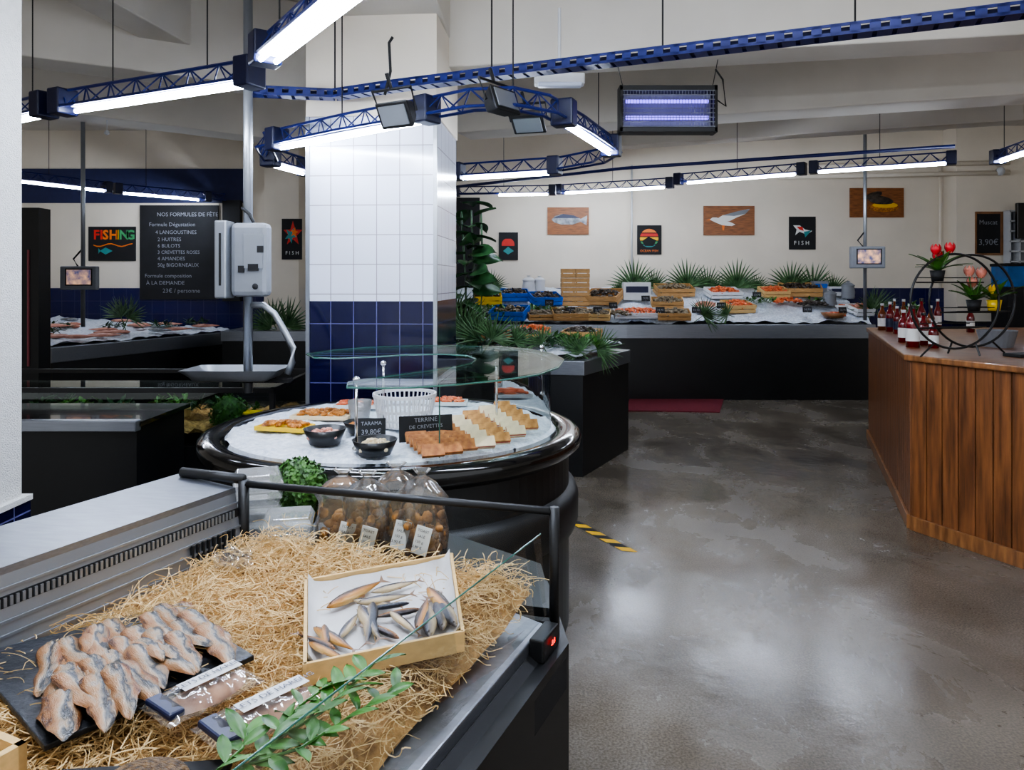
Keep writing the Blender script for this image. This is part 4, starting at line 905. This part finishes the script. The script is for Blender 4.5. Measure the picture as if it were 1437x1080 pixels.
S('refrigerated_case','refrigerated display case with steel rim and glass panels','display case',[
 ('body',bbody,m_black),('housing',hback,m_steel),('housing/top_panel',ht,m_steel,{'l':'brushed steel lid'}),('housing/air_panel',face,m_steel2),('housing/vent_slot',slot,m_dark),('housing/vent_grille',gri,m_steel2),('housing/rib',rb,m_steel2),('housing/end_vent',vb,m_dark),
 ('steel_rim',rim,m_steel,{'b':.004}),('bumper',bump,m_dark,{'b':.004}),('frame',fr,m_blackm,{'s':True}),('frame_rail',rimend,m_blackm),('end_glass',gl,m_glassl),('side_glass',gl2,m_glassl),('side_glass/glass_edge',gl2e,m_gedge),
 ('controller',ctl,m_blackm,{'b':.004}),('controller/digits',txt("-8.8",.018,Matrix.Translation((ledp.x+.0195,ledp.y-.012,.79))@Matrix.Rotation(atan2(Ld.y,Ld.x)+pi,4,'Z')@WR),m_ledred)])
def bedz(a,b_): return .872+.035*(1-b_)**2+.02*sin(a*7)*(1-b_)
cA=A0+nrm*.035;cB=Ci; far0=cA; far1=V((.045,1.755,0))
near0=al(cA,1.2);near1=al(cB,1.05)+nrm*.02
def bedp(a,b_):
    p=far0.lerp(far1,a).lerp(near0.lerp(near1,a),b_)
    z=bedz(a,b_)-.055*max(0,(a-.9)/.1)+.02*noise.noise(V((p.x*9,p.y*9,0)))
    return V((p.x,p.y,z))
bedB=B().grid(lambda a,b_:tuple(bedp(a,b_)-V((0,0,.012))),80,80)
bs=B()
def strand(c,L,amp,r,k=9):
    q=U(0,2*pi); d=V((cos(q),sin(q),U(-.25,.25))); s=V((-d.y,d.x,0)); cur=U(-1,1)*2.4; w=U(0,6.3); fr_=U(2,7); pts=[]
    p=V(c)
    for i in range(k):
        t=i/(k-1); ang=cur*t
        dd=d*cos(ang)+s*sin(ang); p=p+dd*(L/k)
        pts.append(p+V((0,0,amp*sin(t*fr_+w)))+s*amp*.6*cos(t*fr_*1.3+w))
    bs.tube(pts,r,3,False)
for i in range(7500):
    a=random.random();b_=random.random()**1.15
    if b_>.95: continue
    p=bedp(a,b_); strand(p+V((0,0,U(-.008,.01))),U(.05,.13)*(.5 if a>.93 else 1),U(.004,.014),U(.0006,.0012))
for i in range(250):
    a=U(.05,.93);b_=U(0,.12); p=bedp(a,b_); strand(p+V((0,0,U(.0,.03))),U(.05,.08),.012,.0009)
S('wood_wool','bed of curly pale wood wool in refrigerated case','wood wool',[('base_layer',bedB,m_strawb),('shavings',bs,m_straw)],kind='stuff')
sl=[P(u,v,.908) for u,v in ((240,848),(357,918),(62,1045),(-45,918))]
top('slate_board',B().prism([p[:2] for p in sl],.897,.907),m_slate,'square dark slate board under herring fillets','board',bevel=.002)
def filB(L,W,T_,curl):
    def fn(a,b_):
        prof=min(1,(a/.16)**.55)*min(1,((1-a)/.35)**.6) if 0<a<1 else .04
        prof*=1+.08*sin(a*17+curl*200)
        y=(b_-.5)*W*max(prof,.05); yy=y+curl*sin(pi*a)*.5
        return (L*(a-.5),yy,T_*(1-(2*b_-1)**2)*max(prof,.1)*(1-.25*math.exp(-((b_-.5)/.06)**2))+.004*sin(a*9)+.004*noise.noise(V((a*6,b_*4,curl*90))))
    return B().grid(fn,20,12)
fm=[filB(.195,.056,.011,.012).mesh('fillet',m_fillet,smooth=True),filB(.18,.05,.012,-.015).mesh('fillet',m_fillet,smooth=True),filB(.17,.054,.013,.0).mesh('fillet',m_fillet,smooth=True),filB(.2,.048,.012,.02).mesh('fillet',m_fillet,smooth=True)]
fl=[(62,938,95,0),(95,925,80,1),(125,925,75,2),(85,985,110,1),(88,1005,85,2),(108,958,60,1),(135,950,50,2),(160,945,55,2),(185,960,50,3),(110,915,60,2),(145,905,45,3),(175,925,40,3),(205,935,40,3),(225,925,35,3),(170,890,40,2),(200,905,35,4),(232,905,35,4),(255,915,40,4),(270,890,35,3),(222,880,40,3),(250,870,30,2),(285,880,35,3),(300,905,60,3),(270,865,30,1),(135,985,60,3),(165,970,65,4),(110,975,30,3)]
for i,(u,v,an,ly) in enumerate(fl):
    z=.912+.005*ly; p=P(u,v,z); q=P(u+20*cos(radians(an)),v+20*sin(radians(an)),z); dd=(q-p); rz=atan2(dd.y,dd.x)+U(-.15,.15)
    o=bpy.data.objects.new('herring_fillet',random.choice(fm)); COL.objects.link(o); o.matrix_world=TR(p,rz,U(-.3,.3),U(-.05,.12),U(.85,1.0)); setp(o,'golden brown smoked herring fillet on slate','fish fillet','herring fillets on slate')
ct=[P(u,v,.942) for u,v in ((427,812),(635,775),(652,885),(425,932))]
cx=sum((p for p in ct),V((0,0,0)))/4
wallB=B(); th=.007
for i in range(4):
    a=ct[i];c=ct[(i+1)%4]; t=(c-a).normalized(); n_=V((-t.y,t.x,0)); 
    if (cx-a).dot(n_)<0:n_=-n_
    wallB.prism([tuple(x[:2]) for x in (a,c,c+n_*th,a+n_*th)],.903,.942)
flr=B().prism([p.lerp(cx,.03)[:2] for p in ct],.903,.908)
S('wooden_crate','shallow pale wooden crate lined with paper','crate',[('wall',wallB,m_pale,{'b':.001}),('bottom',flr,m_pale)])
ib2=[p.lerp(cx,.05) for p in ct]
top('paper_liner',polygrid(ib2[0],ib2[1],ib2[2],ib2[3],lambda a,b_:.912+.022*max(0,(abs(a-.5)*2-.9)/.1)+.022*max(0,(abs(b_-.5)*2-.9)/.1),24,24,.004,14),m_paper,'white greaseproof paper lining the crate','paper',smooth=True)
sp=[((457,858),(545,815),0),((520,835),(590,815),1),((500,850),(580,835),1),((575,850),(510,862),1),((505,855),(535,905),1),((525,850),(515,915),1),((590,858),(545,868),0),((600,830),(650,880),0),((603,900),(600,840),1),((620,890),(610,835),1),((640,885),(612,838),1),((585,890),(600,845),0),((440,885),(500,918),0),((455,880),(460,915),0),((432,905),(480,925),0),((475,900),(500,870),1),((545,862),(590,895),1),((470,915),(430,898),0),((560,900),(520,880),0),((495,845),(560,850),1)]
for i,(a,c,k) in enumerate(sp):
    z=.918+.004*(i%3); p=P(*a,z);q=P(*c,z); dd=q-p; L=max(.11,min(dd.length,.17)); T_=(spratA,spratB)[k]
    dupe(T_,TR(p,atan2(dd.y,dd.x),U(-.3,.3),U(-.04,.04),L/.16))
for o in (spratA,spratB,brown,sandA,sandB):
    for ch in list(o.children): bpy.data.objects.remove(ch)
    bpy.data.objects.remove(o)
def vac(u0,v0,u1,v1,w,text_,label,z=.918):
    p=P(u0,v0,z);q=P(u1,v1,z); dd=q-p; L=dd.length; rz=atan2(dd.y,dd.x); M=TR((p+q)/2,rz)
    def fn2(a,b_):
        e=max(0,1-(2*a-1)**6)*max(0,1-(2*b_-1)**4); return (L*(a-.5),w*(b_-.5),.019*e+.005*noise.noise(V((a*12,b_*6,u0+5)))+.003)
    fi=B().grid(lambda a,b_:(L*.8*(a-.5)+L*.05,w*.8*(b_-.5)*(sin(pi*min(1,a*.9+.1))**.5),.013*(1-(2*b_-1)**2)),12,6)
    cap_=B().box((-L*.39,0,.012),(L*.16,w*.8,.012)); 
    lb=B().grid(lambda a,b_:(L*(.10+.34*(a-.5)*1.8),w*(.3*(b_-.5)+.1),.0245),4,2)
    S('vacuum_pack',label,'package',[('fillets',fi,m_tanf,{'s':True}),('film',B().grid(fn2,30,12),m_bag,{'s':True,'l':'shiny clear plastic film'}),('printed_end',cap_,m_navy,{'b':.004}),('paper_label',lb,m_whitep),
      ('lettering',txt(text_,w*.17,Matrix.Translation((L*.1,w*.1,.0265))),m_navy)],M=M,group='vacuum packed herring')
vac(215,1010,350,945,.095,"FILETS DE HARENG","vacuum pack of herring fillets with navy label")
vac(290,1045,445,968,.105,"FILETS DE HARENG","vacuum pack of herring fillets with navy label")
wb=B(); pa=P(-60,1010,.93);pb_=P(38,1050,.93); 
dd=(pb_-pa).normalized(); nn=V((-dd.y,dd.x,0))
wb.prism([tuple(x[:2]) for x in (pa,pb_,pb_-nn*.012,pa-nn*.012)],.88,.94)
wb.prism([tuple(x[:2]) for x in (pb_,pb_-dd*.012,pb_-dd*.012-nn*.3,pb_-nn*.3)],.88,.94); wb.prism([tuple(x[:2]) for x in (pa,pb_,pb_-nn*.3,pa-nn*.3)],.875,.882)
top('wooden_crate',wb,m_pale,'corner of a pale wooden crate','crate')
top('seeded_fish_loaf',B().ell(P(218,1078,.912)+V((0,-.03,.0)),(.06,.05,.018),20),m_seed,'dark pepper coated fish on tray','food',smooth=True)
top('black_tray',B().box(P(210,1082,.892)+V((0,-.06,0)),(.24,.14,.012),.1),m_dark,'flat black plastic tray in case','tray',bevel=.003)
def sprig(pts,nl,Lf,label):
    pts=[V(p) for p in pts]; st=B().tube(pts,.0022,6); lf=B(); n=len(pts)
    for i in range(nl):
        t=(i+.5)/nl*(n-1); k=int(t); p=pts[k].lerp(pts[min(k+1,n-1)],t-k); d=(pts[min(k+1,n-1)]-pts[k]); a=atan2(d.y,d.x)+(.9 if i%2 else -.9)+U(-.3,.3)
        o=leafB(Lf*U(.8,1.25),Lf*.4,.25,6); lf.add(o.v,o.f,TR(p,a,U(-.5,.5),-U(-.1,.6)))
    S('leafy_sprig',label,'sprig',[('stem',st,m_leaf),('leaves',lf,m_leaf,{'s':True})],group='green sprigs in the case')
sprig([P(345,1075,.95),P(400,1030,.965),P(450,1000,.975),P(490,965,.98),P(525,930,.985)],17,.048,'fresh green leafy sprig')
sprig([P(330,1078,.95),P(420,1050,.965),P(500,1000,.96),P(560,965,.95)],14,.045,'fresh green leafy sprig')
sprig([P(380,1040,.97),P(420,990,.98),P(470,955,.98)],11,.045,'fresh green leafy sprig')
sprig([P(300,1085,.95),P(340,1050,.955),P(350,1020,.955)],8,.05,'fresh green leafy sprig')
lg=B().prism([tuple(x[:2]) for x in (EL+V((-.05,.03,0)),ER+V((0,.03,0)),V((.08,2.06,0)),V((-.35,2.45,0)),V((-.98,2.36,0)))],.761,.815)
top('black_ledge',lg,m_black,'black ledge behind the refrigerated case glass','ledge')
def bagthing(u,d,w,h,rz):
    x=(u-CX)*d/F; z0=.817
    content=B()
    for i in range(70):
        content.ell((U(-w*.4,w*.4),U(-.032,.028),U(.01,h*.55)),(U(.01,.02),U(.009,.013),U(.008,.016)),7,Matrix.Rotation(U(0,6),4,'Y'))
    nk=bagB(w,.09,h,28,u,.2)
    S('cellophane_bag','clear cellophane bag of toasted bread with white label','bag',[('film',nk,m_bag,{'s':True}),('bread_pieces',content,m_bread,{'s':True}),('paper_label',B().box((.015,-.056,h*.38),(.042,.003,.075),0,Matrix.Rotation(.25,4,'Y')),m_white)]+
      [('lettering',txt(s_,.010,Matrix.Translation((.015+.006*(1-k),-.06,h*.38+.026-.014*k))@WR@Matrix.Rotation(-.25,4,'Z')),m_dark) for k,s_ in enumerate(("TOAST","SALÉ","150 g","3,90 €"))],M=TR((x,d,z0),rz),group='cellophane bags of toasts')
bagthing(482,2.03,.15,.27,.05); bagthing(516,2.0,.14,.27,-.1); bagthing(556,2.02,.15,.29,.1); bagthing(592,1.99,.14,.28,-.15)
def contB(w,h):
    b=B()
    def ringp(hw,z): return [(-hw,-hw,z),(hw,-hw,z),(hw,hw,z),(-hw,hw,z)]
    vs=sum([ringp(w*.4,0),ringp(w*.46,h*.45),ringp(w*.5,h*.5),ringp(w*.5,h*.56),ringp(w*.42,h)],[]); fs=[(3,2,1,0),(16,17,18,19)]
    for j in range(4):
        for k in range(4): fs.append((j*4+k,j*4+(k+1)%4,(j+1)*4+(k+1)%4,(j+1)*4+k))
    return b.add(vs,fs)
for k in range(5):
    for u,d in ((362,2.2),(404,2.08)):
        if u==404 and k>=3: continue
        x=(u-CX)*d/F; top('plastic_container',contB(.14,.05),m_plast,'clear plastic takeaway container in a stack','container',M=TR((x,d,.817+k*.042),.3+U(-.1,.1)),group='clear plastic containers',bevel=.003)
topiary(D(419,684,2.3),.086,m_yelp,'round clipped topiary ball in yellow pot',1900,ph=.5)
top('plastic_wrap',B().grid(lambda a,b_:tuple(P(300+a*55,800+b_*-25,.915)+V((0,0,.03*noise.noise(V((a*4,b_*4,1)))+.01))),12,8),m_bag,'crumpled clear plastic wrap on wood wool','wrap',smooth=True)
# ---------------------------------------------------------------- camera / light
cam=bpy.data.cameras.new('cam'); cam.sensor_width=36; cam.lens=F/1437*36; cam.shift_y=-145/1437; cam.clip_start=.05
co=bpy.data.objects.new('camera',cam); COL.objects.link(co); co.location=(0,0,H); co.rotation_euler=(pi/2,0,0); bpy.context.scene.camera=co
w=bpy.data.worlds.new('w'); bpy.context.scene.world=w; w.use_nodes=True
w.node_tree.nodes['Background'].inputs[0].default_value=(.93,.96,1,1); w.node_tree.nodes['Background'].inputs[1].default_value=.62
sc=bpy.context.scene
sc.view_settings.view_transform='AgX'; sc.view_settings.look='AgX - Medium High Contrast'; sc.view_settings.exposure=.8
